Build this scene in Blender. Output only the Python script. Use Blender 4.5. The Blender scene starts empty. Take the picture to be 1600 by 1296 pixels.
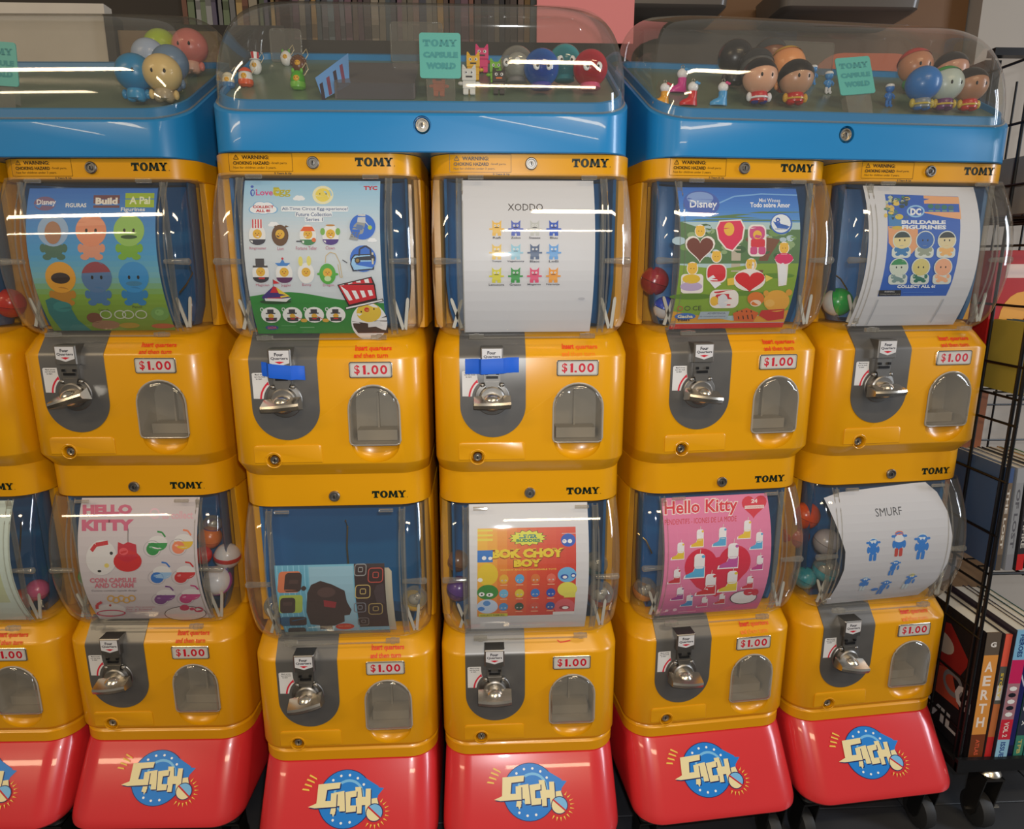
import bpy, bmesh, math, random
from mathutils import Vector, Matrix, geometry
random.seed(7)
S = bpy.context.scene
COL = S.collection
PI = math.pi

# ---------------------------------------------------------------- camera, world, lights, exposure
cam_d = bpy.data.cameras.new('camera'); cam = bpy.data.objects.new('camera', cam_d); COL.objects.link(cam)
cam_d.sensor_width = 36.0; cam_d.lens = 1049.82 / 1600 * 36; cam_d.clip_start = 0.02
cam.matrix_world = (Matrix.Translation((0, -0.9996, 1.1301)) @ Matrix.Rotation(-0.0441, 4, 'Z')
                    @ Matrix.Rotation(PI / 2 - 0.2261, 4, 'X') @ Matrix.Rotation(-0.0019, 4, 'Z'))
S.camera = cam
w = bpy.data.worlds.new('world'); S.world = w; w.use_nodes = True
w.node_tree.nodes['Background'].inputs[0].default_value = (1.0, 0.95, 0.88, 1)
w.node_tree.nodes['Background'].inputs[1].default_value = 0.17

def area_light(name, loc, aim, sx, sy, power, color):
    l = bpy.data.lights.new(name, 'AREA'); l.shape = 'RECTANGLE'; l.size = sx; l.size_y = sy
    l.energy = power; l.color = color
    o = bpy.data.objects.new(name, l); COL.objects.link(o); o.location = loc
    o.rotation_euler = (Vector(aim) - Vector(loc)).to_track_quat('-Z', 'Y').to_euler()
    return o
# the camera's own flash, the ceiling tubes behind the photographer and the shop window to the right
area_light('camera_flash', (0.03, -1.02, 1.19), (0.08, 0.1, 1.02), 0.035, 0.02, 6.4, (0.95, 0.97, 1.0))
for nm, x0, x1, y, z, p in (('ceiling_tube', -3.1, -1.42, -1.75, 2.7, 34), ('ceiling_tube', 0.25, 1.45, -1.75, 2.7, 24),
                            ('ceiling_tube', -4.3, -2.35, -3.4, 2.7, 34), ('ceiling_tube', 0.05, 1.25, -3.4, 2.7, 26)):
    area_light(nm, ((x0 + x1) / 2, y, z), ((x0 + x1) / 2, y + 0.001, 0), x1 - x0, 0.19, p, (1.0, 0.78, 0.50))
area_light('shop_window', (3.2, -0.95, 1.60), (0.3, 0.1, 0.9), 0.5, 1.5, 44, (0.80, 0.88, 1.0))
S.view_settings.view_transform = 'Standard'; S.view_settings.look = 'None'
S.view_settings.exposure = -0.14; S.view_settings.gamma = 1.0; S.view_settings.use_curve_mapping = False
S.cycles.transparent_max_bounces = 24

# ---------------------------------------------------------------- materials
def lin(c):
    out = []
    for v in c[:3]:
        v = v / 255.0
        out.append(v / 12.92 if v <= 0.04045 else ((v + 0.055) / 1.055) ** 2.4)
    return (*out, 1.0)
MATS = {}
def mat(name, col=(128, 128, 128), rough=0.4, metal=0.0, coat=0.0, noise=0.0, nscale=40, bump=0.0, spec=0.5):
    if name in MATS: return MATS[name]
    m = bpy.data.materials.new(name); m.use_nodes = True; nt = m.node_tree; b = nt.nodes['Principled BSDF']
    b.inputs['Base Color'].default_value = lin(col); b.inputs['Roughness'].default_value = rough
    b.inputs['Metallic'].default_value = metal; b.inputs['Coat Weight'].default_value = coat
    b.inputs['Specular IOR Level'].default_value = spec
    if noise or bump:
        tc = nt.nodes.new('ShaderNodeTexCoord'); n = nt.nodes.new('ShaderNodeTexNoise')
        n.inputs['Scale'].default_value = nscale; n.inputs['Detail'].default_value = 5
        nt.links.new(tc.outputs['Object'], n.inputs['Vector'])
        if noise:
            mx = nt.nodes.new('ShaderNodeMix'); mx.data_type = 'RGBA'
            c = lin(col); k = 1 - noise
            mx.inputs['A'].default_value = (c[0] * k, c[1] * k, c[2] * k, 1)
            k = 1 + noise
            mx.inputs['B'].default_value = (min(1, c[0] * k), min(1, c[1] * k), min(1, c[2] * k), 1)
            nt.links.new(n.outputs['Fac'], mx.inputs['Factor']); nt.links.new(mx.outputs['Result'], b.inputs['Base Color'])
        if bump:
            bp = nt.nodes.new('ShaderNodeBump'); bp.inputs['Strength'].default_value = bump; bp.inputs['Distance'].default_value = 0.002
            nt.links.new(n.outputs['Fac'], bp.inputs['Height']); nt.links.new(bp.outputs['Normal'], b.inputs['Normal'])
    MATS[name] = m
    return m
def clear_mat(name, tint=(0.95, 0.95, 0.93), haze=0.05, rough=0.04, refl=1.0, hazecol=(186, 182, 172)):
    """thin clear plastic: transparent film with a real fresnel reflection and a little scratched haze"""
    if name in MATS: return MATS[name]
    m = bpy.data.materials.new(name); m.use_nodes = True; nt = m.node_tree; N = nt.nodes; L = nt.links
    N.remove(N['Principled BSDF']); out = N['Material Output']
    tr = N.new('ShaderNodeBsdfTransparent'); tr.inputs[0].default_value = (*tint, 1)
    df = N.new('ShaderNodeBsdfDiffuse'); df.inputs[0].default_value = lin(hazecol)
    m1 = N.new('ShaderNodeMixShader'); L.new(tr.outputs[0], m1.inputs[1]); L.new(df.outputs[0], m1.inputs[2])
    lw = N.new('ShaderNodeLayerWeight'); lw.inputs['Blend'].default_value = 0.25
    hz = N.new('ShaderNodeMath'); hz.operation = 'MULTIPLY_ADD'; hz.inputs[1].default_value = haze * 6; hz.inputs[2].default_value = haze
    L.new(lw.outputs['Facing'], hz.inputs[0]); L.new(hz.outputs[0], m1.inputs[0])
    gl = N.new('ShaderNodeBsdfGlossy'); gl.inputs['Roughness'].default_value = rough; gl.inputs[0].default_value = (1, 1, 1, 1)
    f5 = N.new('ShaderNodeLayerWeight'); f5.inputs['Blend'].default_value = 0.5      # 1 - cos, the same from both sides of the thin wall
    pw = N.new('ShaderNodeMath'); pw.operation = 'POWER'; pw.inputs[1].default_value = 4.5; L.new(f5.outputs['Facing'], pw.inputs[0])
    ml = N.new('ShaderNodeMath'); ml.operation = 'MULTIPLY_ADD'; ml.inputs[1].default_value = 0.8 * refl; ml.inputs[2].default_value = 0.075 * refl; ml.use_clamp = True
    L.new(pw.outputs[0], ml.inputs[0])
    m2 = N.new('ShaderNodeMixShader'); L.new(ml.outputs[0], m2.inputs[0]); L.new(m1.outputs[0], m2.inputs[1]); L.new(gl.outputs[0], m2.inputs[2])
    L.new(m2.outputs[0], out.inputs[0]); MATS[name] = m
    return m
def print_mat(name, rough=0.45, coat=0.0):
    if name in MATS: return MATS[name]
    m = bpy.data.materials.new(name); m.use_nodes = True; nt = m.node_tree; b = nt.nodes['Principled BSDF']
    a = nt.nodes.new('ShaderNodeVertexColor'); a.layer_name = 'Col'
    nt.links.new(a.outputs[0], b.inputs['Base Color']); b.inputs['Roughness'].default_value = rough
    b.inputs['Coat Weight'].default_value = coat; MATS[name] = m
    return m
YEL = mat('yellow_plastic', (222, 156, 10), 0.28, coat=0.25, noise=0.03, nscale=9)
RED = mat('red_plastic', (212, 50, 54), 0.26, coat=0.4, noise=0.05, nscale=12)
BLUE = mat('blue_plastic', (34, 130, 190), 0.3, coat=0.3, noise=0.03, nscale=14)
DBLUE = mat('dark_blue_liner', (20, 98, 152), 0.35, noise=0.1, nscale=8)
GREY = mat('grey_metal_paint', (108, 106, 103), 0.36, metal=0.45, noise=0.12, nscale=30)
CHROME = mat('chrome', (222, 214, 200), 0.24, metal=1.0)
DCHROME = mat('dark_chrome', (150, 146, 140), 0.42, metal=1.0)
BLACK = mat('black_plastic', (18, 18, 19), 0.4)
BWIRE = mat('black_wire', (14, 14, 16), 0.35, noise=0.1)
POCKET = mat('grey_pocket', (168, 160, 146), 0.45, noise=0.12, nscale=25)
TRAYF = mat('tray_floor', (112, 130, 112), 0.25, noise=0.14, nscale=12)
STRIP = mat('milky_strip', (196, 192, 180), 0.4)
RUBBER = mat('rubber', (38, 38, 39), 0.6, noise=0.15)
CLEAR = clear_mat('clear_globe', tint=(.96, .96, .95), haze=0.035, refl=0.9)
DOMEM = clear_mat('clear_dome', tint=(0.93, 0.92, 0.89), haze=0.035, refl=0.9)
FLAP = clear_mat('smoked_flap', tint=(0.86, 0.84, 0.80), haze=0.08)
CLR2 = clear_mat('clear_acrylic', tint=(0.90, 0.89, 0.86), haze=0.10, hazecol=(190, 186, 176))
CAPC = clear_mat('clear_capsule', tint=(0.84, 0.85, 0.85), haze=0.14)
PRINT = print_mat('printed_paper', 0.5); PRINTG = print_mat('printed_gloss', 0.3, 0.2)

# ---------------------------------------------------------------- mesh helpers
class MB:
    def __init__(s): s.v = []; s.f = []; s.m = []; s.mi = 0
    def add(s, vs, fs):
        o = len(s.v); s.v += [tuple(p) for p in vs]; s.f += [tuple(i + o for i in f) for f in fs]; s.m += [s.mi] * len(fs)
        return s
    def box(s, x0, x1, y0, y1, z0, z1):
        return s.add([(x0, y0, z0), (x1, y0, z0), (x1, y1, z0), (x0, y1, z0), (x0, y0, z1), (x1, y0, z1), (x1, y1, z1), (x0, y1, z1)],
                     [(0, 3, 2, 1), (4, 5, 6, 7), (0, 1, 5, 4), (1, 2, 6, 5), (2, 3, 7, 6), (3, 0, 4, 7)])
    def loft(s, rings, capa=True, capb=True, closed=True):
        n = len(rings[0]); vs = [p for r in rings for p in r]; fs = []
        for k in range(len(rings) - 1):
            for i in range(n if closed else n - 1):
                j = (i + 1) % n; fs.append((k * n + i, k * n + j, (k + 1) * n + j, (k + 1) * n + i))
        if capa: fs.append(tuple(range(n - 1, -1, -1)))
        if capb: fs.append(tuple((len(rings) - 1) * n + i for i in range(n)))
        return s.add(vs, fs)
    def tube(s, pts, r, n=8, caps=True):
        rings = []; pts = [Vector(p) for p in pts]
        for i, p in enumerate(pts):
            d = (pts[min(i + 1, len(pts) - 1)] - pts[max(i - 1, 0)]).normalized()
            up = Vector((0, 0, 1)) if abs(d.z) < 0.9 else Vector((0, 1, 0))
            a = d.cross(up).normalized(); b = d.cross(a)
            rr = r[i] if isinstance(r, (list, tuple)) else r
            rings.append([p + (a * math.cos(t * 2 * PI / n) + b * math.sin(t * 2 * PI / n)) * rr for t in range(n)])
        return s.loft(rings, caps, caps)
    def ell(s, c, r, nu=20, nv=12, lo=-PI / 2, hi=PI / 2, rot=None, caps=False):
        if not isinstance(r, (list, tuple)): r = (r, r, r)
        rings = []
        for k in range(nv + 1):
            t = lo + (hi - lo) * k / nv
            ring = []
            for i in range(nu):
                a = 2 * PI * i / nu
                p = Vector((r[0] * math.cos(t) * math.cos(a), r[1] * math.cos(t) * math.sin(a), r[2] * math.sin(t)))
                if rot: p = rot @ p
                ring.append(p + Vector(c))
            rings.append(ring)
        return s.loft(rings, caps, caps)
    def ydisc(s, c, prof, n=24):
        """lathe about the Y axis: prof = [(radius, y)] from back to front"""
        return s.loft([[(c[0] + r * math.cos(2 * PI * i / n), c[1] + y, c[2] + r * math.sin(2 * PI * i / n)) for i in range(n)] for r, y in prof])
    def zlathe(s, c, prof, n=20):
        return s.loft([[(c[0] + r * math.cos(2 * PI * i / n), c[1] + r * math.sin(2 * PI * i / n), c[2] + z) for i in range(n)] for r, z in prof])
    def prism(s, pts, y0, y1):
        """outline in x,z pushed along y"""
        return s.loft([[(x, y1, z) for x, z in pts], [(x, y0, z) for x, z in pts]])
    def mesh(s, name, smooth=35):
        me = bpy.data.meshes.new(name); me.from_pydata(s.v, [], s.f); me.update()
        bm = bmesh.new(); bm.from_mesh(me); bmesh.ops.remove_doubles(bm, verts=bm.verts, dist=1e-6)
        bmesh.ops.recalc_face_normals(bm, faces=bm.faces); bm.to_mesh(me); bm.free()
        if smooth:
            for p in me.polygons: p.use_smooth = True
            me.set_sharp_from_angle(angle=math.radians(smooth))
        return me
def arch(x0, x1, z0, z1, n=16):
    r = (x1 - x0) / 2; cx = (x0 + x1) / 2; zc = z1 - r
    c = 0.006
    pts = [(x0, z0 + c), (x0 + c * .3, z0 + c * .3), (x0 + c, z0), (x1 - c, z0), (x1 - c * .3, z0 + c * .3), (x1, z0 + c)]
    return pts + [(cx + r * math.cos(PI * i / n), zc + r * math.sin(PI * i / n)) for i in range(n + 1)]
def rrect(x0, x1, z0, z1, r, n=5):
    pts = []
    for cx, cz, a in ((x1 - r, z1 - r, 0), (x0 + r, z1 - r, 90), (x0 + r, z0 + r, 180), (x1 - r, z0 + r, 270)):
        for i in range(n + 1):
            t = math.radians(a + 90 * i / n); pts.append((cx + r * math.cos(t), cz + r * math.sin(t)))
    return pts
def ring(z, hw, yf, r, yb=0.38, rb=0.012, n=7):
    """rounded plan outline (x, y) at height z; z may be a function of (x, y)"""
    pts = []
    for cx, cy, a, q in ((hw - rb, yb - rb, 0, rb), (-hw + rb, yb - rb, 90, rb), (-hw + r, yf + r, 180, r), (hw - r, yf + r, 270, r)):
        for i in range(n + 1):
            t = math.radians(a + 90 * i / n); pts.append((cx + q * math.cos(t), cy + q * math.sin(t)))
    return [(x, y, z(x, y) if callable(z) else z) for x, y in pts]

# ---------------------------------------------------------------- object helpers
def obj(name, me, material=None, parent=None):
    if isinstance(me, MB): me = me.mesh(name)
    if material is not None and not me.materials:
        for mm in (material if isinstance(material, (list, tuple)) else [material]): me.materials.append(mm)
    o = bpy.data.objects.new(name, me); COL.objects.link(o)
    if parent: o.parent = parent
    return o
def empty(name, M, label, cat, group=None):
    o = bpy.data.objects.new(name, None); COL.objects.link(o); o.matrix_world = M; o.empty_display_size = 0.02
    o['label'] = label; o['category'] = cat
    if group: o['group'] = group
    return o
def tag(o, label, cat, group=None):
    o['label'] = label; o['category'] = cat
    if group: o['group'] = group
    return o
def structure(name, mb, material):
    o = obj(name, mb, material); o['kind'] = 'structure'; return o

# ---------------------------------------------------------------- lettering and flat print
TXT = {}
def text_polys(s, bold):
    k = (s, bold)
    if k in TXT: return TXT[k]
    cu = bpy.data.curves.new('t', 'FONT'); cu.body = s; cu.size = 1; cu.offset = bold; cu.resolution_u = 2
    o = bpy.data.objects.new('t', cu); COL.objects.link(o)
    me = bpy.data.meshes.new_from_object(o.evaluated_get(bpy.context.evaluated_depsgraph_get()))
    vs = [(v.co.x, v.co.y) for v in me.vertices]; fs = [tuple(p.vertices) for p in me.polygons]
    bpy.data.objects.remove(o); bpy.data.curves.remove(cu); bpy.data.meshes.remove(me)
    x0 = min(v[0] for v in vs); x1 = max(v[0] for v in vs); y0 = min(v[1] for v in vs); y1 = max(v[1] for v in vs)
    vs = [((x - x0) / (x1 - x0), (y - y0) / (y1 - y0)) for x, y in vs]
    TXT[k] = (vs, fs)
    return TXT[k]
LOGO = [  # heavy slab letters T O M Y in a 0..4.9 by 0..1 box, convex pieces
    [(0, .72), (1.1, .72), (1.1, 1), (0, 1)], [(0, .56), (.13, .56), (.2, .75), (0, .75)], [(.9, .75), (.97, .56), (1.1, .56), (1.1, .75)],
    [(.36, .1), (.74, .1), (.74, .8), (.36, .8)], [(.22, 0), (.88, 0), (.88, .15), (.22, .15)],
    [(2.42, 0), (2.75, 0), (2.85, 1), (2.55, 1)], [(2.35, .0), (2.85, .0), (2.85, .14), (2.35, .14)], [(2.55, 1), (2.9, 1), (3.22, .35), (3.05, .1)],
    [(3.05, .1), (3.2, .1), (3.6, 1), (3.38, 1)], [(3.38, 1), (3.72, 1), (3.8, 0), (3.4, 0)], [(3.3, 0), (3.9, 0), (3.9, .14), (3.3, .14)],
    [(3.85, 1), (4.28, 1), (4.6, .48), (4.3, .42)], [(4.3, .48), (4.5, .42), (4.95, 1), (4.7, 1)], [(4.28, 0.1), (4.62, .1), (4.62, .5), (4.28, .5)],
    [(3.85, .86), (4.35, .86), (4.35, 1), (3.85, 1)], [(4.6, .86), (5.02, .86), (5.02, 1), (4.6, 1)], [(4.15, 0), (4.75, 0), (4.75, .14), (4.15, .14)]]
def _ring(cx, cy, rx, ry, ix, iy, n=20):
    out = []
    for i in range(n):
        a, b = 2 * PI * i / n, 2 * PI * (i + 1) / n
        out.append([(cx + ix * math.cos(a), cy + iy * math.sin(a)), (cx + rx * math.cos(a), cy + ry * math.sin(a)),
                    (cx + rx * math.cos(b), cy + ry * math.sin(b)), (cx + ix * math.cos(b), cy + iy * math.sin(b))])
    return out
LOGO += _ring(1.75, .5, .58, .53, .2, .33)

class Canvas:
    """flat print: coloured polygons stacked a hair apart. frame = (u0, v0, u1, v1) of the drawing mapped to (x0, z0, x1, z1) of the surface"""
    def __init__(s, frame=None, to=None, step=0.00001):
        s.items = []; s.fr = frame; s.to = to; s.lay = 1; s.step = step; s.bul = (0, 0)
    def P(s, p):
        if not s.fr: return p
        x0, z0, x1, z1 = s.to
        if len(s.fr) == 4: (u0, v0, u1, v1) = s.fr; a, b = u0, u1
        else:
            ta, tb, v0, ba, bb, v1 = s.fr; k = (p[1] - v0) / (v1 - v0); q = 4 * k * (1 - k); a = ta + (ba - ta) * k - s.bul[0] * q; b = tb + (bb - tb) * k - s.bul[1] * q
        return (x0 + (p[0] - a) / (b - a) * (x1 - x0), z0 + (p[1] - v0) / (v1 - v0) * (z1 - z0))
    def poly(s, pts, c, lay=None):
        q = [s.P(p) for p in pts]
        if len(q) > 4:
            tri = geometry.tessellate_polygon([[Vector((a, b, 0)) for a, b in q]]); s._put(q, [tuple(t) for t in tri], c)
        else: s._put(q, [tuple(range(len(q)))], c)
    def convex(s, pts, c): q = [s.P(p) for p in pts]; s._put(q, [tuple(range(len(q)))], c)
    def _put(s, q, fs, c): s.items.append((q, fs, lin(c), s.lay)); s.lay += 1
    def rect(s, a, b, c, d, col): s.convex([(a, b), (c, b), (c, d), (a, d)], col)
    def rr(s, a, b, c, d, r, col): s.convex(rrect(min(a, c), max(a, c), min(b, d), max(b, d), r), col)
    def ell(s, x, y, rx, ry, col, n=20, rot=0):
        cr, sr = math.cos(rot), math.sin(rot)
        s.convex([(x + rx * math.cos(t) * cr - ry * math.sin(t) * sr, y + rx * math.cos(t) * sr + ry * math.sin(t) * cr)
                  for t in (2 * PI * i / n for i in range(n))], col)
    def ringe(s, x, y, rx, ry, w, col, n=20):
        for pl in _ring(x, y, rx, ry, rx - w, ry - w, n): s.lay -= 1; s.convex(pl, col)
        s.lay += 1
    def line(s, pts, w, col):
        for a, b in zip(pts, pts[1:]):
            dx, dy = b[0] - a[0], b[1] - a[1]; L = math.hypot(dx, dy) or 1; nx, ny = -dy / L * w / 2, dx / L * w / 2
            s.convex([(a[0] + nx, a[1] + ny), (b[0] + nx, b[1] + ny), (b[0] - nx, b[1] - ny), (a[0] - nx, a[1] - ny)], col)
    def text(s, t, x0, y0, x1, y1, col, bold=0.0, rot=0, flip=False):
        """fits the words into the box whose lower left corner is x0,y0 and upper right x1,y1"""
        vs, fs = text_polys(t, bold); cr, sr = math.cos(rot), math.sin(rot)
        q = []
        for a, b in vs:
            px, py = a * (x1 - x0), b * (y1 - y0)
            q.append(s.P((x0 + px * cr - py * sr, y0 + px * sr + py * cr)))
        s._put(q, fs, col)
    def logo(s, x0, y0, x1, y1, col):
        for pl in LOGO: s.lay -= 1; s.convex([(x0 + a / 5.02 * (x1 - x0), y0 + b * (y1 - y0)) for a, b in pl], col)
        s.lay += len(LOGO) and 1
    def mesh(s, name, surf, cuts=None, base=0.0):
        me = bpy.data.meshes.new(name); bm = bmesh.new(); cl = bm.loops.layers.float_color.new('Col')
        for q, fs, c, lay in s.items:
            vv = [bm.verts.new((a, -(base + lay * s.step), b)) for a, b in q]
            for f in fs:
                try: fc = bm.faces.new([vv[i] for i in f])
                except ValueError: continue
                for l in fc.loops: l[cl] = c
        if cuts:
            for z in cuts:
                bmesh.ops.bisect_plane(bm, geom=bm.verts[:] + bm.edges[:] + bm.faces[:], plane_co=(0, 0, z), plane_no=(0, 0, 1), dist=1e-7)
        bm.normal_update()
        for f in bm.faces:
            if f.normal.y > 0: f.normal_flip()
        for v in bm.verts:
            v.co = Vector(surf(v.co.x, v.co.z, v.co.y))
        bm.to_mesh(me); bm.free()
        return me

# ---------------------------------------------------------------- the three banks and the shared shapes of a machine
FZ = 0.06                     # floor level
ZB = 0.303                    # underside of a lower machine; the upper one sits H higher
H = 0.4988
BANK = {'L': ((-0.7322, 0.0666), -0.02735), 'M': ((-0.0805, -0.0003), 0.00354), 'R': ((0.5565, 0.0522), 0.09153)}
CX = {'1': -0.155, '2': 0.155}
def bank_m(b, x, y, z, rz=0.0):
    (bx, by), a = BANK[b]
    return Matrix.Translation((bx, by, 0)) @ Matrix.Rotation(a, 4, 'Z') @ Matrix.Translation((x, y, z)) @ Matrix.Rotation(rz, 4, 'Z')
def gl(z):                    # front of the barrel-shaped clear cover
    return -0.022 + (z - 0.635) ** 2 / 0.38
def hwid(z):
    h = 0.1462 - (z - 0.635) ** 2 * 0.22
    if z < 0.547: q = 0.03 - (z - 0.5165); h -= 0.03 - math.sqrt(max(0, 0.03 ** 2 - q * q))
    return h
def glf(z):
    y = gl(z)
    if z < 0.527: q = 0.0105 - (z - 0.5165); y += 0.012 * (1 - math.sqrt(max(0, 1 - (q / 0.0105) ** 2)))
    return y
def fr_body(z): return 0.0 if z < 0.490 else (z - 0.490) * 0.9
def s_body(x, z, off): return (x, fr_body(z) + off, z - ZB)
def s_header(x, z, off): return (x, 0.021 + off, z - ZB)
def s_paper(x, z, off): return (x, gl(z) + 0.009 + off, z - ZB)
Z = lambda z: z - ZB

def boolean(mb, cutters, smooth=35):
    a = bpy.data.objects.new('a', mb.mesh('a', 0)); COL.objects.link(a); tmp = [a]
    for c in cutters:
        o = bpy.data.objects.new('c', c.mesh('c', 0)); COL.objects.link(o); tmp.append(o)
        md = a.modifiers.new('b', 'BOOLEAN'); md.operation = 'DIFFERENCE'; md.solver = 'EXACT'; md.object = o
    bpy.context.view_layer.update()
    me = bpy.data.meshes.new_from_object(a.evaluated_get(bpy.context.evaluated_depsgraph_get()))
    for o in tmp: bpy.data.objects.remove(o)
    for p in me.polygons: p.use_smooth = True
    me.set_sharp_from_angle(angle=math.radians(smooth))
    return me

def body_mesh(lower):
    m = MB()
    rows = ([(0.3185, 0.006, 0.1475, .045), (0.3255, 0.0005, .1498, .043), (.328, 0, .150, .042)] if lower else
            [(0.3035, 0.021, 0.1470, .046), (0.3255, 0.001, .1497, .043), (.328, 0, .150, .042)])
    rows += [(.4875, 0, .150, .042), (.4905, .001, .1498, .043), (.493, .0033, .1494, .044), (.510, .0185, .1468, .05), (.5265, .033, .142, .062), (.528, .0365, .1405, .064)]
    m.loft([ring(Z(z), hw, yf, r, n=9) for z, yf, hw, r in rows])
    cut = MB().prism([(x, Z(z)) for x, z in arch(.0318, .1102, .3555, .450)], -.03, .058)
    scoop = MB().ell((.071, -.001, Z(.3565)), (.0365, .017, .0285), 28, 14)
    hole = MB().ydisc((-.0837, 0, Z(.3335)), [(.0098, .014), (.0098, -.02)], 24)
    return boolean(m, [cut, scoop, hole])

def header_mesh(top=.803):
    m = MB()
    m.loft([ring(Z(z), hw, yf, .046, n=9) for z, hw, yf in ((.7492, .1462, .0225), (.7505, .1478, .021), (top - .0005, .148, .021), (top, .1475, .0215))])
    return m
def cover_mesh():
    m = MB(); rings = []
    zs = [.5165, .5175, .5195, .523, .527, .533, .54, .547] + [.547 + (.752 - .547) * k / 16 for k in range(1, 17)]
    for z in zs:
        hw, yf = hwid(z), glf(z); r = .034; n = 9; pts = [(-hw, .125), (-hw, .09)]
        for cx, a in ((-hw + r, 180), (hw - r, 270)):
            for i in range(n + 1):
                t = math.radians(a + 90 * i / n); pts.append((cx + r * math.cos(t), yf + r + r * math.sin(t)))
        pts += [(hw, .09), (hw, .125)]
        rings.append([(x, y, Z(z)) for x, y in pts])
    m.loft(rings, True, False, closed=False)
    return m
def liner_mesh(side=0):
    m = MB(); rings = []
    for z, k in ((.531, .9), (.56, .97), (.60, 1.0), (.748, 1.0)):
        pts = []
        for i in range(25):
            t = PI * i / 24; pts.append((-.128 * k * math.copysign(abs(math.cos(t)) ** .6, math.cos(t)), .045 + .075 * abs(math.sin(t)) ** .6, Z(z)))
        rings.append(pts + [(x * .97, y + .004, z_) for x, y, z_ in reversed(pts)])
    return m.loft(rings)
def card_frame_mesh():
    m = MB()
    for s in (-1, 1):
        for dx in (.1005, .1085):
            m.tube([(s * dx, gl(z) + .010, Z(z)) for z in [.524 + .222 * i / 12 for i in range(13)]], .0013, 6)
        m.box(min(s * .1005, s * .1085), max(s * .1005, s * .1085), .012, .0145, Z(.53), Z(.745))
    return m
def bar_mesh(s):
    m = MB()
    m.loft([[(s * x, -.006 + ry * math.cos(2 * PI * i / 12), Z(.630) + rz * math.sin(2 * PI * i / 12)) for i in range(12)]
            for x, ry, rz in ((.104, .004, .0035), (.118, .0045, .004), (.134, .005, .0052), (.1405, .005, .0052), (.1425, .003, .003))])
    return m
def strip_mesh(x0, z0, x1, z1, wd=.0048):
    m = MB(); d = Vector((x1 - x0, 0, z1 - z0)).normalized(); nrm = Vector((d.z, 0, -d.x)) * wd / 2
    rings = []
    L = math.hypot(x1 - x0, z1 - z0)
    for k, wk in ((0, 1), (.88, 1), (.96, .8), (1, .35)):
        p = Vector((x0, .016, Z(z0))) + Vector((x1 - x0, 0, z1 - z0)) * k
        rings.append([p - nrm * wk, p + nrm * wk, p + nrm * wk + Vector((0, .002, 0)), p - nrm * wk + Vector((0, .002, 0))])
    return m.loft(rings)
def clip_mesh(s):
    m = MB(); a, b = s * .083 - .011, s * .083 + .011
    return m.loft([[(x, y, Z(z)) for x, y, z in ((a + q, yf, .5172), (a + q, .006, .5172), (a + q, .006, .5235 + h), (a + q, yf, .5235 + h))]
                   for q, yf, h in ((0, -.001, 0), (.008, -.001, 0), (.008, -.003, .001), (.015, -.003, .001), (.015, -.001, 0), (.022, -.001, 0))])
def frame_mesh():
    m = MB(); m.loft([ring(Z(z), .149, .128, .02, n=4) for z in (.5285, .7488)]); return m
def pillar_mesh(s):
    m = MB(); pts = [(s * x, y) for x, y in ((.1325, .075), (.136, .068), (.1455, .068), (.149, .075), (.149, .1275), (.1325, .1275))]
    return m.loft([[(x, y, Z(z)) for x, y in pts] for z in (.5285, .7488)])
def pocket_mesh():
    m = MB(); a = arch(.0322, .1098, .3559, .4496)
    ins = [(.071 + (x - .071) * .93, .40 + (z - .40) * .95) for x, z in a]
    m.loft([[(x, .0015, Z(z)) for x, z in a], [(x, .004, Z(z)) for x, z in a], [(x, .050, Z(z)) for x, z in ins]], False, True)
    m.box(.040, .102, .022, .048, Z(.3575), Z(.374))
    m.box(.0695, .0725, .040, .048, Z(.374), Z(.43))
    return m
def flap_mesh():
    a = arch(.0335, .1085, .3572, .4483); c = (.071, .402); m = MB()
    rings = []
    for k, y in ((1.0, .0015), (.985, -.0035), (.93, -.006), (.80, -.0072), (.5, -.0082), (.2, -.0086)):
        rings.append([(c[0] + (x - c[0]) * k, y, Z(c[1] + (z - c[1]) * k)) for x, z in a])
    return m.loft(rings, False, True)
def bezel_mesh():
    a = arch(.0328, .1092, .3565, .4490); return MB().tube([(x, -.0012, Z(z)) for x, z in a + a[:2]], .0014, 6, False)
def coin_plate_mesh():
    """grey plate that follows the sloping top of the body"""
    x0, x1 = -.109, -.0095; r = (x1 - x0) / 2; cx = (x0 + x1) / 2; zc = .366 + r; rows = []
    for i in range(17):
        t = PI / 2 * i / 16; rows.append((zc - r * math.cos(t), r * math.sin(t)))
    rows += [(.44, r), (.4870, r), (.4905, r), (.4935, r), (.5265, r)]
    m = MB(); fr = []
    for z, h in rows:
        h = max(h, .0005); y = fr_body(z)
        if abs(z - .4905) < 1e-6: y = .0012
        fr.append([(cx - h, y + .002, Z(z)), (cx - h, y - .0012, Z(z)), (cx + h, y - .0012, Z(z)), (cx + h, y + .002, Z(z))])
    return m.loft(fr)
def housing_mesh():
    m = MB(); x = -.0605; w_ = .0165
    m.loft([[(x - w_, .006 + fr_body(z) * .5, Z(z)), (x - w_, y, Z(z)), (x - w_ + .0015, y - .0015, Z(z)), (x + w_ - .0015, y - .0015, Z(z)), (x + w_, y, Z(z)), (x + w_, .006 + fr_body(z) * .5, Z(z))]
            for z, y in ((.4755, -.008), (.4765, -.0105), (.5040, -.0105), (.5055, -.009))])
    w_ = .0125
    m.box(x - w_, x + w_, -.0075, .001, Z(.4535), Z(.4757))
    return m
def coin_slot_mesh():
    m = MB(); x = -.0605
    m.box(x - .009, x + .009, -.0095, -.0072, Z(.4585), Z(.4625)); m.box(x - .0105, x - .006, -.0098, -.0072, Z(.4645), Z(.4685))
    m.box(x + .006, x + .0105, -.0098, -.0072, Z(.4645), Z(.4685))
    return m
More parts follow.
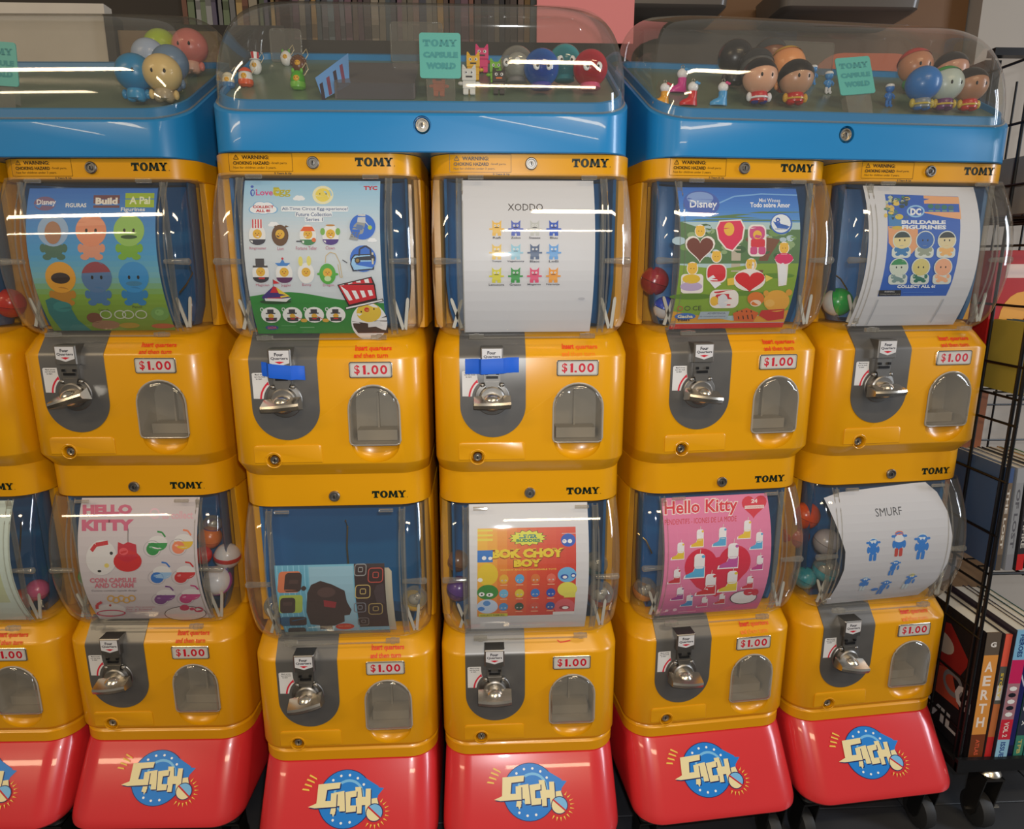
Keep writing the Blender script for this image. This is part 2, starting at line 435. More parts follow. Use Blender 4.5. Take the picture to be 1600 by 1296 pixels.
def escutcheon_mesh():
    m = MB(); c = (-.0605, 0, Z(.4275))
    m.ydisc(c, [(.0265, 0), (.0265, -.0018), (.0255, -.0028), (.0200, -.0036), (.0190, -.010), (.017, -.0115)], 32)
    m.loft([[(-.0605 + dx, y, Z(z)) for dx, z in ((-.007, .438), (-.0115, .4535), (.0115, .4535), (.007, .438))] for y in (.0, -.0085)])
    for s in (-1, 1):
        m.ell((-.0605 + s * .0145, -.005, Z(.4485)), (.0045, .004, .0035), 10, 6)
    return m
def handle_mesh():
    """wing handle with a half-moon grip, turned about its own centre"""
    m = MB()
    rings = []
    for k in range(13):
        t = -1 + 2 * k / 12; x = .0275 * t; hz = .0058 * (1 - .2 * t * t); y1 = -.036 + .004 * t * t
        rings.append([(x, -.010, -.009 - hz), (x, y1, -.0065 - hz * .4), (x, y1 - .0015, -.0035), (x, y1, -.0005 + hz * .1), (x, -.010, .001 + hz)])
    m.loft(rings)
    m.ell((0, -.0140, -.002), (.0145, .0165, .0135), 20, 12)
    return m
def lock_mesh(x, z, y, r, depth=.004):
    m = MB(); return m.ydisc((x, y, Z(z)), [(r, .003), (r, -depth * .6), (r * .86, -depth), (r * .72, -depth), (r * .66, -depth * .5), (r * .40, -depth * .5), (r * .36, -depth * .9), (r * .1, -depth * .95)], 20)
def key_mesh(x, z, y, r):
    m = MB(); return m.box(x - r * .09, x + r * .09, y - .0048, y - .0008, Z(z) - r * .28, Z(z) + r * .28)
def panel_mesh():
    pts = [(-.1125, .330), (-.0105, .330)] + [(-.0155 + .005 * math.cos(t), .3525 + .005 * math.sin(t)) for t in (0, .5, 1.05, PI / 2)] + \
          [(-.1075 + .005 * math.cos(t), .3525 + .005 * math.sin(t)) for t in (PI / 2, 2.1, 2.6, PI)]
    m = MB(); m.loft([[(x, .001, Z(z)) for x, z in pts], [(x, -.0010, Z(z)) for x, z in pts],
            [(-.0615 + (x + .0615) * .985, -.0016, Z(.342 + (z - .342) * .95)) for x, z in pts]])
    hole = MB().ydisc((-.0837, 0, Z(.3335)), [(.0102, .014), (.0102, -.02)], 24)
    return boolean(m, [hole])
def ringguard_mesh():
    pts = [(-.0837 + .0118 * math.cos(2 * PI * i / 24), -.0016, Z(.3345) + .0118 * math.sin(2 * PI * i / 24)) for i in range(25)]
    return MB().tube(pts, .0011, 6, False)

_cache = {}
RIM = mat('flap_rim', (168, 160, 146), .2, coat=.5)
def C(key, fn, material):
    if key not in _cache:
        me = fn(); me = me.mesh(key) if isinstance(me, MB) else me
        for mm in (material if isinstance(material, list) else [material]): me.materials.append(mm)
        _cache[key] = me
    return _cache[key]

def header_print(warn):
    def f():
        c = Canvas()
        if not warn: c.logo(.058, .7618, .1115, .7735, (22, 38, 26)); c.ell(.1135, .7625, .0007, .0007, (22, 38, 26), 8)
        else:
            c.line([(-.118, .7545), (-.118, .7785), (-.030, .7785), (-.030, .7545), (-.118, .7545)], .0006, (90, 62, 10))
            k = (48, 34, 8)
            c.line([(-.1115, .7705), (-.108, .7765), (-.1045, .7705), (-.1115, .7705)], .0008, k)
            c.rect(-.1083, .772, -.1077, .7748, k)
            c.text('WARNING:', -.100, .7705, -.062, .7757, k, .03)
            c.text('CHOKING HAZARD', -.1125, .7632, -.062, .7678, k, .03); c.text('-Small parts.', -.060, .7635, -.037, .7672, k)
            c.text('Not for children under 3 years.', -.1125, .7570, -.053, .7610, k)
            c.text('5 Years & Up', -.056, .7500, -.032, .7533, k, .02)
        return c.mesh('header_print', s_header, base=.0003)
    return f
def price_canvas():
    c = Canvas(); r = (196, 18, 42)
    c.rr(.0375, .4605, .1005, .4840, .003, (70, 66, 60)); c.rr(.0385, .4615, .0995, .4830, .0028, (176, 172, 162)); c.rr(.0405, .4632, .0975, .4813, .002, (200, 195, 188))
    c.text('$', .0450, .4645, .0532, .4800, r, .018)
    c.convex([(.0580, .4655), (.0620, .4655), (.0620, .4795), (.0590, .4795), (.0565, .4765), (.0580, .4765)], r)
    c.rr(.0640, .4655, .0675, .4685, .0005, r)
    for x in (.0755, .0885):
        c.ringe(x, .4725, .0052, .0070, .0030, r, 24)
    return c.mesh('price_plate', s_body, base=.0022)
def price_backing():
    m = MB(); p = rrect(.037, .101, .460, .4845, .0032)
    m.loft([[(x, .001, Z(z)) for x, z in p], [(x, -.0012, Z(z)) for x, z in p], [(.069 + (x - .069) * .97, -.0021, Z(.4722 + (z - .4722) * .93)) for x, z in p]])
    return m
def insert_canvas(full=2):
    def f():
        c = Canvas(); r = (222, 48, 12); f2 = (238, 122, 20)
        if full == 0:
            c.line([(.046, .506), (.050, .503), (.058, .5035), (.068, .505)], .0015, r); return c.mesh('instruction_lettering', s_body, base=.0006)
        c.text('Insert', .046, .5000, .064, .5073, r, .035); c.text('quarters', .0665, .4985, .100, .5055, r if full == 2 else (226, 84, 14), .03)
        c.text('and', .045, .4905, .056, .4968, r if full == 2 else f2, .03); c.text('then turn', .0585, .4905, .095, .4968, r if full == 2 else f2, .02 if full == 2 else 0.0)
        return c.mesh('instruction_lettering', s_body, base=.0012)
    return f
def sticker_canvas():
    c = Canvas(); w_ = (214, 212, 210); k = (40, 38, 40)
    pts = [(-.1055, .4305), (-.1055, .4680), (-.1035, .4695), (-.0830, .4695), (-.0825, .4590)]
    pts += [(-.0605 + .0305 * math.cos(math.radians(a)), .4275 + .0305 * math.sin(math.radians(a))) for a in (132, 141, 150, 159, 168, 175)]
    c.poly(pts, w_)
    c.text('Match arrows', -.101, .4655, -.086, .4680, k, .02); c.text('turn the knob', -.102, .4622, -.086, .4646, k, .02); c.text('to start', -.100, .4590, -.091, .4612, k, .02)
    arc = [(-.0605 + .0345 * math.cos(math.radians(a)), .4275 + .0345 * math.sin(math.radians(a))) for a in range(176, 132, -6)]
    c.line(arc, .0028, (206, 34, 58)); a = arc[-1]
    c.convex([(a[0] - .003, a[1] - .001), (a[0] + .003, a[1] - .002), (a[0] + .002, a[1] + .004)], (206, 34, 58))
    return c.mesh('instruction_sticker', s_body, base=.0015)
def shield_canvas():
    c = Canvas(); x = -.0605; k = (26, 22, 40)
    c.convex([(x - .0142, .5035), (x - .0142, .4850), (x, .4805), (x + .0142, .4850), (x + .0142, .5035)], (208, 206, 206))
    c.text('Four', x - .0068, .4952, x + .0062, .5002, k, .04); c.text('Quarters', x - .0125, .4895, x + .0125, .4942, k, .03)
    c.convex([(x - .007, .4868), (x, .4838), (x + .007, .4868), (x, .4876)], (200, 28, 48))
    return c.mesh('denomination_label', lambda a, b, o: (a, -.0122 + o, b - ZB), base=.0002)

def machine(b, c, upper, label, turn=0.0, insert=2, group='stacked capsule vending machines'):
    z0 = ZB + (H if upper else 0)
    e = empty('capsule_vending_machine', bank_m(b, CX[c], 0, z0), label, 'vending machine', group)
    k = 'body_upper' if upper else 'body_lower'
    bd = obj('body', C(k, lambda: body_mesh(not upper), YEL), None, e)
    obj('back_frame', C('back_frame', frame_mesh, YEL), None, e)
    for s in (-1, 1): obj('side_pillar', C('pillar%d' % s, lambda s=s: pillar_mesh(s), YEL), None, e)
    hd = obj('header', C('header%d' % upper, lambda: header_mesh(.7793 if upper else .803), YEL), None, e)
    obj('maker_lettering', C('hp', header_print(False), PRINTG), None, hd)
    if upper: obj('warning_label', C('hw', header_print(True), PRINTG), None, hd)
    lk = obj('lock', C('hlock', lambda: lock_mesh(-.001, .7662, .021, .0088), DCHROME), None, e)
    obj('keyhole', C('hkey', lambda: key_mesh(-.001, .7662, .021, .0088), BLACK), None, lk)
    obj('globe_cover', C('globe_cover', cover_mesh, CLEAR), None, e)
    obj('drum_liner', C('drum_liner', liner_mesh, DBLUE), None, e)
    obj('card_frame', C('card_frame', card_frame_mesh, CLR2), None, e)
    for s in (-1, 1):
        obj('cover_clip', C('clip%d' % s, lambda s=s: clip_mesh(s), CLR2), None, e)
        obj('top_tab', C('tab%d' % s, lambda s=s: MB().tube([(s * .070, .006, Z(.746)), (s * .092, .006, Z(.746))], .003, 8), CLR2), None, e)
    obj('cover_lip', C('lip', lambda: MB().tube([(-.072, .0005, Z(.5185)), (.072, .0005, Z(.5185))], .0013, 8), CLR2), None, e)
    for s in (-1, 1): obj('divider_bar', C('bar%d' % s, lambda s=s: bar_mesh(s), CLR2), None, e)
    for i, q in enumerate(((-.105, .532, -.120, .576), (-.117, .532, -.104, .574), (.118, .530, .105, .576), (.121, .530, .126, .577))):
        obj('guide_strip', C('strip%d' % i, lambda q=q: strip_mesh(*q), STRIP), None, e)
    cp = obj('coin_plate', C('coin_plate', coin_plate_mesh, GREY), None, e)
    obj('instruction_sticker', C('sticker', sticker_canvas, PRINT), None, cp)
    hs = obj('coin_housing', C('coin_housing', housing_mesh, DCHROME), None, e)
    obj('coin_slot', C('coin_slot', coin_slot_mesh, BLACK), None, hs)
    obj('denomination_label', C('shield', shield_canvas, PRINT), None, hs)
    es = obj('knob_plate', C('escutcheon', escutcheon_mesh, DCHROME), None, e)
    hn = obj('turn_handle', C('turn_handle', handle_mesh, CHROME), None, es)
    hn.location = (-.0605, 0, Z(.4265)); hn.rotation_euler = (0, -turn, 0)
    pp = obj('price_plate', C('price_back', price_backing, CHROME), None, e)
    obj('price_print', C('price_print', price_canvas, PRINT), None, pp)
    obj('insert_lettering', C('ins%d' % insert, insert_canvas(insert), PRINT), None, e)
    obj('capsule_pocket', C('pocket', pocket_mesh, POCKET), None, e)
    fl = obj('pocket_flap', C('flap', flap_mesh, FLAP), None, e)
    obj('flap_rim', C('bezel', bezel_mesh, RIM), None, fl)
    ap = obj('access_panel', C('panel', panel_mesh, YEL), None, e)
    obj('lock_ring', C('ringguard', ringguard_mesh, YEL), None, ap)
    l2 = obj('lock', C('blk', lambda: lock_mesh(-.0837, .3335, .006, .0072), CHROME), None, e)
    obj('keyhole', C('blk2', lambda: key_mesh(-.0837, .3335, .0062, .008), BLACK), None, l2)
    return e

# ---------------------------------------------------------------- pedestals
def pedf(z): return .005 - .70 * (.3046 - z)
def pedestal_mesh():
    m = MB()
    rows = [(.2965, .006, .1455, .046), (.2955, .0012, .1462, .046), (.28, pedf(.28), .1472, .047), (.24, pedf(.24), .149, .048), (.205, pedf(.205), .1505, .048),
            (.197, pedf(.197) + .001, .1507, .048), (.190, pedf(.192), .1507, .048), (.184, pedf(.191), .1500, .047), (.180, pedf(.195), .1475, .045), (.1795, pedf(.2), .144, .042)]
    m.loft([ring(Z(z), hw, yf, r, yb=.29, n=10) for z, yf, hw, r in rows]); return m
def emblem():
    c = Canvas((0, 0, 1, 1), (-.0667, .2905, .0703, .2085), step=.00003)   # drawn in a unit square, v down
    bl = (28, 128, 214); cr = (236, 222, 170); w_ = (244, 244, 240); nv = (12, 34, 96); yl = (240, 200, 84)
    c.ell(.465, .50, .335, .44, nv, 36); c.ell(.465, .50, .325, .43, bl, 36)
    c.convex([(.70, .20), (.865, .33), (.86, .50), (.66, .52)], bl); c.convex([(.78, .33), (.93, .36), (.84, .50)], bl)
    c.ell(.50, .46, .19, .25, (120, 190, 236), 28); c.ell(.50, .47, .165, .22, bl, 28)
    for i, a in enumerate(list(range(-150, 25, 23)) + [75, 98, 121]):
        t = math.radians(a); c.ell(.465 + .265 * math.cos(t), .50 + .355 * math.sin(t), .016, .020, w_, 8)
    def blk(pts):
        c.poly([(x + .012, y + .018) for x, y in pts], nv)
    L = [[(.13, .27), (.40, .25), (.39, .34), (.24, .355), (.225, .52), (.29, .52), (.29, .41), (.36, .41), (.36, .61), (.10, .62), (.02, .60), (.12, .55)],
         [(.33, .40), (.45, .38), (.47, .68), (.40, .68), (.40, .60), (.36, .60), (.35, .72), (.29, .71)],
         [(.45, .40), (.60, .38), (.60, .47), (.53, .48), (.53, .60), (.60, .60), (.60, .69), (.47, .70)],
         [(.58, .33), (.65, .33), (.67, .48), (.71, .48), (.71, .36), (.77, .36), (.78, .74), (.72, .74), (.71, .60), (.67, .60), (.67, .72), (.61, .72)],
         [(.74, .52), (.85, .50), (.90, .72), (.84, .73), (.83, .66), (.80, .66), (.80, .75), (.75, .76)]]
    for l in reversed(L): blk(l); c.poly(l, cr)
    c.convex([(.30, .66), (.36, .66), (.33, .76)], cr)
    cx, cy = .825, .715
    c.ell(cx, cy, .105, .135, nv, 24); c.convex([(cx + .095 * math.cos(t), cy + .122 * math.sin(t)) for t in [math.radians(a) for a in range(-140, 45, 15)]], (120, 186, 232))
    c.convex([(cx + .095 * math.cos(t), cy + .122 * math.sin(t)) for t in [math.radians(a) for a in range(40, 222, 15)]], cr)
    c.line([(cx - .08, cy - .09), (cx + .08, cy + .09)], .022, (196, 30, 40))
    for x0, y0, x1, y1 in ((-.06, .335, .02, .352), (-.035, .262, .05, .298), (-.012, .192, .078, .240), (.018, .130, .105, .190)):
        c.convex([(x0 - .006, y0 + .008), (x0 + .006, y0 - .014), (x1, y1 - .014), (x1 + .006, y1 + .012)], yl)
    for i in range(11):
        t = math.radians(-58 + 18 * i); a, b_ = math.cos(t), math.sin(t)
        c.convex([(cx + .135 * a - .010 * b_, cy + .175 * b_ + .010 * a), (cx + .135 * a + .010 * b_, cy + .175 * b_ - .010 * a), (cx + .190 * a, cy + .240 * b_)], yl)
    return c.mesh('emblem', lambda x, z, o: (x, pedf(z) + .82 * o, Z(z) - .57 * o), base=.0006)
def caster(mb, hub, x, y, zt, r=.034):
    cz = FZ - ZB + r; ya = y + .010
    mb.box(x - .020, x + .020, y - .020, y + .020, zt - .004, zt + .001)
    mb.zlathe((x, y, zt - .022), [(.013, 0), (.016, .004), (.012, .012), (.012, .019)])
    for s in (-1, 1):
        mb.loft([[(x + s * (.0145 + d), yy, zz) for yy, zz in ((y - .016, zt - .020), (y + .018, zt - .020), (ya + .014, cz - .002), (ya + .006, cz - .010), (ya - .006, cz - .010), (ya - .012, cz - .002))] for d in (0, .0022)])
    mb.box(x - .0165, x + .0165, y - .016, y + .018, zt - .024, zt - .020)
    hub.loft([[(x + dx, ya + q * r * math.cos(2 * PI * i / 22), cz + q * r * math.sin(2 * PI * i / 22)) for i in range(22)] for dx, q in ((-.012, .72), (-.010, .95), (0, 1), (.010, .95), (.012, .72))])
def pedestal(b, c, label):
    e = empty('machine_pedestal', bank_m(b, CX[c], 0, ZB), label, 'pedestal', 'red pedestals under the machines')
    obj('base_cover', C('pedestal', pedestal_mesh, RED), None, e)
    obj('collar', C('collar', lambda: MB().loft([ring(Z(z), hw, yf, .045, n=9) for z, hw, yf in ((.2962, .1468, .0045), (.2974, .1485, .003), (.3145, .1485, .003), (.3158, .147, .0045), (.3184, .1462, .0062))]), YEL), None, e)
    em = obj('emblem', C('emblem', emblem, PRINTG), None, e); em.location.x = {'L': .006, 'M': 0, 'R': -.014}[b]   # stickers are not applied dead centre
    for i, (x, y) in enumerate(((-.122, -.028), (.122, -.028), (-.122, .24), (.122, .24))):
        key = 'caster%d' % i
        if key not in _cache:
            a, h = MB(), MB(); caster(a, h, x, y, Z(.1797)); ma = a.mesh('caster'); ma.materials.append(BLACK); mh = h.mesh('wheel'); mh.materials.append(RUBBER)
            _cache[key] = ma; _cache[key + 'w'] = mh
        k = obj('caster', _cache[key], None, e); obj('wheel', _cache[key + 'w'], None, k)
    return e

# ---------------------------------------------------------------- display toppers
def trz(x, y): return 1.329 + max(0, y - .012) * .53
def flz(y): return 1.3375 + .53 * (y - .02)
def topper(b, label, group='display toppers on the machine banks'):
    e = empty('display_topper', bank_m(b, 0, 0, 1.27), label, 'display case', group); T = 1.27; YB = .262
    sh = lambda f, d=0.0: (lambda x, y: f(x, y) - T + d)
    def tray():
        m = MB()
        outer = [ring(1.2785 - T, .2975, .0135, .05, YB, .02), ring(1.280 - T, .2985, .012, .05, YB, .02), ring(sh(trz, -.002), .2985, .012, .05, YB, .02), ring(sh(trz, 0), .2965, .014, .05, YB, .02),
                 ring(sh(trz, 0), .2915, .0195, .05, YB - .005, .02), ring(sh(trz, .0125), .2910, .0200, .05, YB - .0055, .02), ring(sh(trz, .0135), .2885, .0225, .05, YB - .008, .02), ring(sh(trz, .0125), .2865, .025, .045, YB - .012, .02), ring(sh(trz, -.002), .286, .0255, .045, YB - .013, .02)]
        m.loft(outer, True, True)
        hole = MB().ydisc((.0, .012, 1.3145 - T), [(.0125, .010), (.0125, -.02)], 24)
        return boolean(m, [hole])
    obj('tray', C('tray', tray, BLUE), None, e)
    def floor_():
        m = MB(); m.loft([ring(lambda x, y: flz(y) - T - .0035, .2855, .0255, .045, YB - .0135, .02), ring(lambda x, y: flz(y) - T, .2855, .0255, .045, YB - .0135, .02)]); return m
    obj('tray_floor', C('tray_floor', floor_, TRAYF), None, e)
    def dome():
        m = MB(); ZT = lambda y: 1.4965 + .30 * (y - .10); rings = []
        for i in range(17):
            t = PI / 2 * i / 16; k = math.sin(t) ** .8; q = .088 * (1 - math.cos(t) ** .72) if i < 16 else .088
            rings.append([(x, y, trz(x, y) + .001 + (ZT(y) - trz(x, y)) * k - T) for x, y, _ in ring(0, .2945 - q, .0165 + q * .95, .05 + q * .25, YB + .004 - q * .3, .03)])
        m.loft(rings, False, True); return m
    obj('dome', C('dome', dome, DOMEM), None, e)
    def rim():
        p = [(x, y, trz(x, y) + .0015 - T) for x, y, _ in ring(0, .2945, .0155, .05, YB + .012, .03)]
        return MB().tube(p + p[:2], .0016, 6, False)
    obj('dome_rim', C('dome_rim', rim, CLR2), None, e)
    lk = obj('lock', C('tlock', lambda: lock_mesh(0, 1.3145 - T + ZB, .019, .0105, .006), CHROME), None, e)
    obj('keyhole', C('tkey', lambda: key_mesh(0, 1.3145 - T + ZB, .0175, .0105), BLACK), None, lk)
    return e

# ---------------------------------------------------------------- printed cards inside the clear covers
CUTS = [.50 + .0145 * i for i in range(20)]
def mix(a, b, k): return tuple(a[i] + (b[i] - a[i]) * k for i in range(3))
def fig(c, x, y, r, head, body, hair=None, eyes=True):
    """plain round-headed toy: head, short body, arms, feet"""
    c.ell(x, y + r * 1.15, r * .62, r * .55, body); c.ell(x - r * .7, y + r * 1.1, r * .2, r * .28, body, 10); c.ell(x + r * .7, y + r * 1.1, r * .2, r * .28, body, 10)
    c.ell(x - r * .45, y + r * 1.65, r * .3, r * .2, body, 10); c.ell(x + r * .45, y + r * 1.65, r * .3, r * .2, body, 10)
    c.ell(x, y, r, r, head, 24)
    if hair: c.convex([(x + r * math.cos(t), y - r * math.sin(t)) for t in [math.radians(a) for a in range(20, 165, 12)]], hair)
    if eyes:
        for s in (-1, 1): c.ell(x + s * r * .3, y, r * .09, r * .13, (30, 26, 24), 8)
def eyeball(c, x, y, r, col, e=1.0, look=0):
    c.ell(x, y, r, r, col, 20)
    for s in (-1, 1):
        c.ell(x + s * r * .38, y + r * .3, r * .24 * e, r * .2 * e, (236, 238, 236), 12); c.ell(x + s * r * .36, y + r * .32, r * .1, r * .1, (20, 20, 30), 8)
def critter(c, x, y, w, h, col, mouth=True):
    """square eared monster"""
    k = mix(col, (255, 255, 255), .12)
    c.convex([(x - w * .3, y - h * .3), (x - w * .32, y - h * .5), (x - w * .1, y - h * .3)], col); c.convex([(x + w * .3, y - h * .3), (x + w * .32, y - h * .5), (x + w * .1, y - h * .3)], col)
    c.rect(x - w * .3, y - h * .33, x + w * .3, y + h * .1, col); c.rect(x - w * .5, y + h * .02, x + w * .5, y + h * .13, col)
    c.rect(x - w * .28, y + h * .08, x + w * .28, y + h * .35, k); c.rect(x - w * .3, y + h * .3, x - w * .06, y + h * .5, col); c.rect(x + w * .06, y + h * .3, x + w * .3, y + h * .5, col)
    c.ell(x - w * .12, y - h * .15, w * .07, w * .07, (245, 245, 245), 8); c.ell(x + w * .12, y - h * .15, w * .07, w * .07, (245, 245, 245), 8)
    c.ell(x - w * .12, y - h * .15, w * .03, w * .03, (20, 20, 30), 6); c.ell(x + w * .12, y - h * .15, w * .03, w * .03, (20, 20, 30), 6)
    if mouth: c.rect(x - w * .14, y - h * .05, x + w * .14, y - h * .01, (40, 30, 40))
def heart(c, x, y, w, h, col):
    pts = []
    for i in range(28):
        t = 2 * PI * i / 28; a = 16 * math.sin(t) ** 3; b = 13 * math.cos(t) - 5 * math.cos(2 * t) - 2 * math.cos(3 * t) - math.cos(4 * t)
        pts.append((x + a / 32 * w, y - b / 29 * h))
    c.poly(pts, col)
def boot(c, x, y, s, col, top=(236, 236, 238), f=-1):
    wt = (244, 240, 244)
    for k, cc in ((1.12, wt), (1.0, None)):
        q = s * k; m = cc or col; t = cc or top
        c.rr(x - q * .26, y - q * .62, x + q * .26, y + q * .05, q * .16, t)
        c.poly([(x + f * q * -.28, y - q * .05), (x + f * q * .2, y - q * .05), (x + f * q * .32, y + q * .18), (x + f * q * .72, y + q * .34), (x + f * q * .76, y + q * .5), (x - f * q * .28, y + q * .5)], m)
    c.ell(x + s * .2, y - s * .55, s * .1, s * .08, col, 8)
WHT = (214, 214, 218)
def p_figurines(c):                                     # upper left bank, crop units
    c.bul = (55, 55); c.fr = (175, 1105, 155, 265, 1215, 1185); Y1 = 1185
    band(c, 155, Y1, [(0, (34, 110, 200)), (.45, (70, 160, 215)), (.62, (120, 180, 190)), (.75, (130, 170, 60)), (1, (110, 140, 30))], 26)
    c.ell(290, 265, 80, 50, (120, 90, 130)); c.text('Disney', 230, 285, 370, 235, (240, 236, 240), .03)
    c.text('FIGURAS', 440, 292, 590, 262, (240, 240, 236), .03)
    c.rect(640, 205, 830, 295, (110, 60, 70)); c.text('Build', 655, 272, 815, 222, (240, 232, 220), .05)
    c.rect(870, 190, 1080, 292, (160, 190, 40)); c.text('A Pal', 900, 270, 1050, 215, (236, 240, 200), .03)
    c.text('Figurines', 840, 328, 1015, 292, (236, 238, 240), .02)
    for x, y, h, b, hr in ((350, 455, (150, 180, 214), (70, 110, 90), None), (625, 455, (228, 144, 108), (222, 150, 120), (236, 158, 122)), (900, 455, (150, 196, 96), (120, 176, 50), None),
                           (385, 785, (226, 160, 40), (190, 130, 30), None), (652, 785, (84, 122, 168), (70, 120, 170), (150, 60, 70)), (925, 785, (50, 146, 210), (40, 130, 190), None)):
        fig(c, x, y, 112, h, b, hr)
    c.ell(350, 470, 60, 80, (170, 120, 90)); c.ell(900, 500, 60, 14, (40, 80, 40))
    c.ell(385, 790, 70, 40, (40, 22, 18)); c.ell(925, 830, 60, 18, (60, 130, 170))
    c.poly([(250, 950), (300, 930), (380, 960), (430, 1000), (470, 1100), (560, 1185), (330, 1185), (260, 1050)], (40, 120, 120)); c.ell(370, 1000, 70, 40, (50, 136, 134))
    c.ell(600, 1085, 60, 40, (120, 70, 50)); c.ell(680, 1140, 110, 36, (150, 110, 80))
    for x in (690, 800, 860, 960): c.ringe(x, 1060, 46, 34, 8, (200, 206, 190))
    c.text('Capsula', 640, 1035, 720, 1015, (30, 50, 30)); c.text('Pencil', 900, 1012, 970, 992, (30, 50, 30))
    c.ell(1105, 1055, 72, 52, (110, 160, 80)); c.ell(1100, 1045, 34, 24, (130, 180, 100))
    c.ell(860, 1145, 80, 22, (170, 140, 40)); c.ell(1120, 1150, 90, 20, (180, 90, 50))
def p_circus(c):
    c.bul = (35, 15); c.fr = (218, 1222, 95, 268, 1252, 1228)
    W(c, 95, 1228, (206, 214, 220))
    band(c, 95, 470, [(0, (150, 200, 232)), (.5, (176, 208, 228)), (1, (206, 214, 222))], 14)
    g = (44, 136, 56); Q = [(0, 960)] + [(.1 * i, v) for i, v in enumerate((935, 920, 905, 903, 912, 930, 950, 965, 975, 985, 990))]
    pts = [(U(c, k, v), v) for k, v in Q[1:]] + [(U(c, 1, 1228), 1228), (U(c, 0, 1228), 1228)]
    c.poly(pts, g)
    c.ell(275, 185, 17, 26, (60, 90, 190), 14); c.ell(272, 140, 12, 10, (60, 90, 190), 10); c.text('Love', 300, 205, 425, 160, (214, 60, 130), .02); c.ell(455, 178, 30, 32, (206, 196, 60), 14); c.text('Egg', 428, 215, 555, 145, (186, 176, 30), .02)
    c.text('TYC', 1098, 163, 1200, 132, (196, 24, 50), .05)
    c.ell(795, 200, 78, 68, (236, 230, 190), 18); c.ell(795, 200, 56, 50, (236, 214, 90)); c.ell(772, 192, 5, 5, (90, 60, 20), 6); c.ell(818, 192, 5, 5, (90, 60, 20), 6)
    def cloud(x, y, s, cc=(238, 240, 244)):
        c.lay += 1
        for dx, dy, r in ((0, 0, 1), (-.9, .1, .7), (.9, .1, .7), (-.4, -.35, .7), (.45, -.3, .7)): c.ell(x + dx * s, y + dy * s, s * r, s * r * .62, cc, 14)
    cloud(618, 225, 28); cloud(430, 415, 26); cloud(355, 300, 68, (120, 180, 224)); cloud(355, 300, 62); cloud(1160, 528, 22)
    c.text('COLLECT', 278, 298, 432, 278, (190, 30, 50), .05); c.text('ALL 8!', 300, 326, 405, 306, (190, 30, 50), .05)
    k = (28, 70, 130)
    c.rr(485, 282, 985, 322, 12, (232, 238, 244)); c.rr(590, 322, 865, 360, 12, (232, 238, 244)); c.rr(660, 360, 800, 398, 12, (232, 238, 244))
    c.text('All-Time Circus Egg-xperience!', 492, 318, 980, 290, k, .01); c.text('Future Collection', 597, 355, 858, 328, k, .01); c.text('Series 1', 668, 390, 794, 365, k, .01)
    def egg(x, y, b, hat=None, skirt=None):
        c.ell(x, y, 62, 76, b, 22)
        if skirt: c.convex([(x + 60 * math.cos(t), y + 30 + 42 * math.sin(t)) for t in [PI * i / 10 for i in range(11)]], skirt)
        c.ell(x, y - 8, 34, 34, (226, 176, 50), 16); c.ell(x - 11, y - 12, 4, 4, (70, 40, 20), 6); c.ell(x + 11, y - 12, 4, 4, (70, 40, 20), 6); c.ell(x, y, 7, 4, (190, 60, 30), 6)
    ew = (232, 232, 230)
    egg(308, 490, ew, skirt=(50, 50, 66)); c.rect(270, 378, 346, 440, (232, 232, 232))
    for i in range(4): c.rect(272 + i * 20, 378, 282 + i * 20, 440, (206, 40, 60))
    egg(476, 492, (98, 66, 40)); c.convex([(430, 430), (445, 420), (460, 440)], (98, 66, 40)); c.convex([(545, 430), (520, 420), (500, 440)], (98, 66, 40))
    egg(682, 492, ew, skirt=(60, 130, 80)); c.convex([(625, 462), (650, 430), (715, 430), (735, 462)], (226, 90, 40)); c.rect(595, 530, 640, 540, (60, 60, 70)); c.ell(725, 525, 16, 16, (220, 110, 50), 10)
    egg(850, 490, ew, skirt=(70, 40, 130)); c.ell(792, 465, 18, 26, (120, 176, 80), 12); c.ell(905, 465, 18, 26, (120, 176, 80), 12); c.ell(850, 420, 34, 7, (190, 130, 60), 12)
    egg(322, 762, ew, skirt=(46, 44, 56)); c.rect(288, 658, 352, 712, (66, 62, 66)); c.rect(266, 708, 376, 722, (66, 62, 66)); c.rect(305, 795, 350, 806, (200, 40, 50))
    egg(497, 765, ew, skirt=(90, 40, 90)); c.poly([(432, 690), (470, 690), (488, 660), (505, 690), (545, 690), (520, 712), (455, 712)], (60, 130, 206)); c.ell(488, 658, 9, 9, (200, 40, 50), 8)
    egg(660, 765, ew); c.ell(622, 678, 17, 36, (226, 216, 110), 14); c.ell(684, 675, 17, 36, (226, 216, 110), 14)
    egg(820, 770, (80, 170, 60)); c.ell(760, 770, 20, 10, (80, 170, 60), 10); c.ell(882, 772, 20, 10, (80, 170, 60), 10); c.ell(820, 805, 26, 20, (200, 224, 170), 12)
    c.line([(806, 690), (812, 640), (845, 612), (885, 625), (915, 690), (930, 795), (915, 795), (900, 700)], 6, (200, 176, 130))
    for t, x, y, w_ in (('Ringmaster', 248, 598, 125), ('Lion', 455, 598, 45), ('Fortune Teller', 592, 596, 155), ('Clown', 812, 594, 68), ('Magician', 282, 864, 98), ('Juggler', 468, 866, 76), ('Bunny', 627, 864, 68), ('Dragon', 783, 866, 82)):
        c.text(t, x, y, x + w_, y - 24, (176, 50, 90), .0)
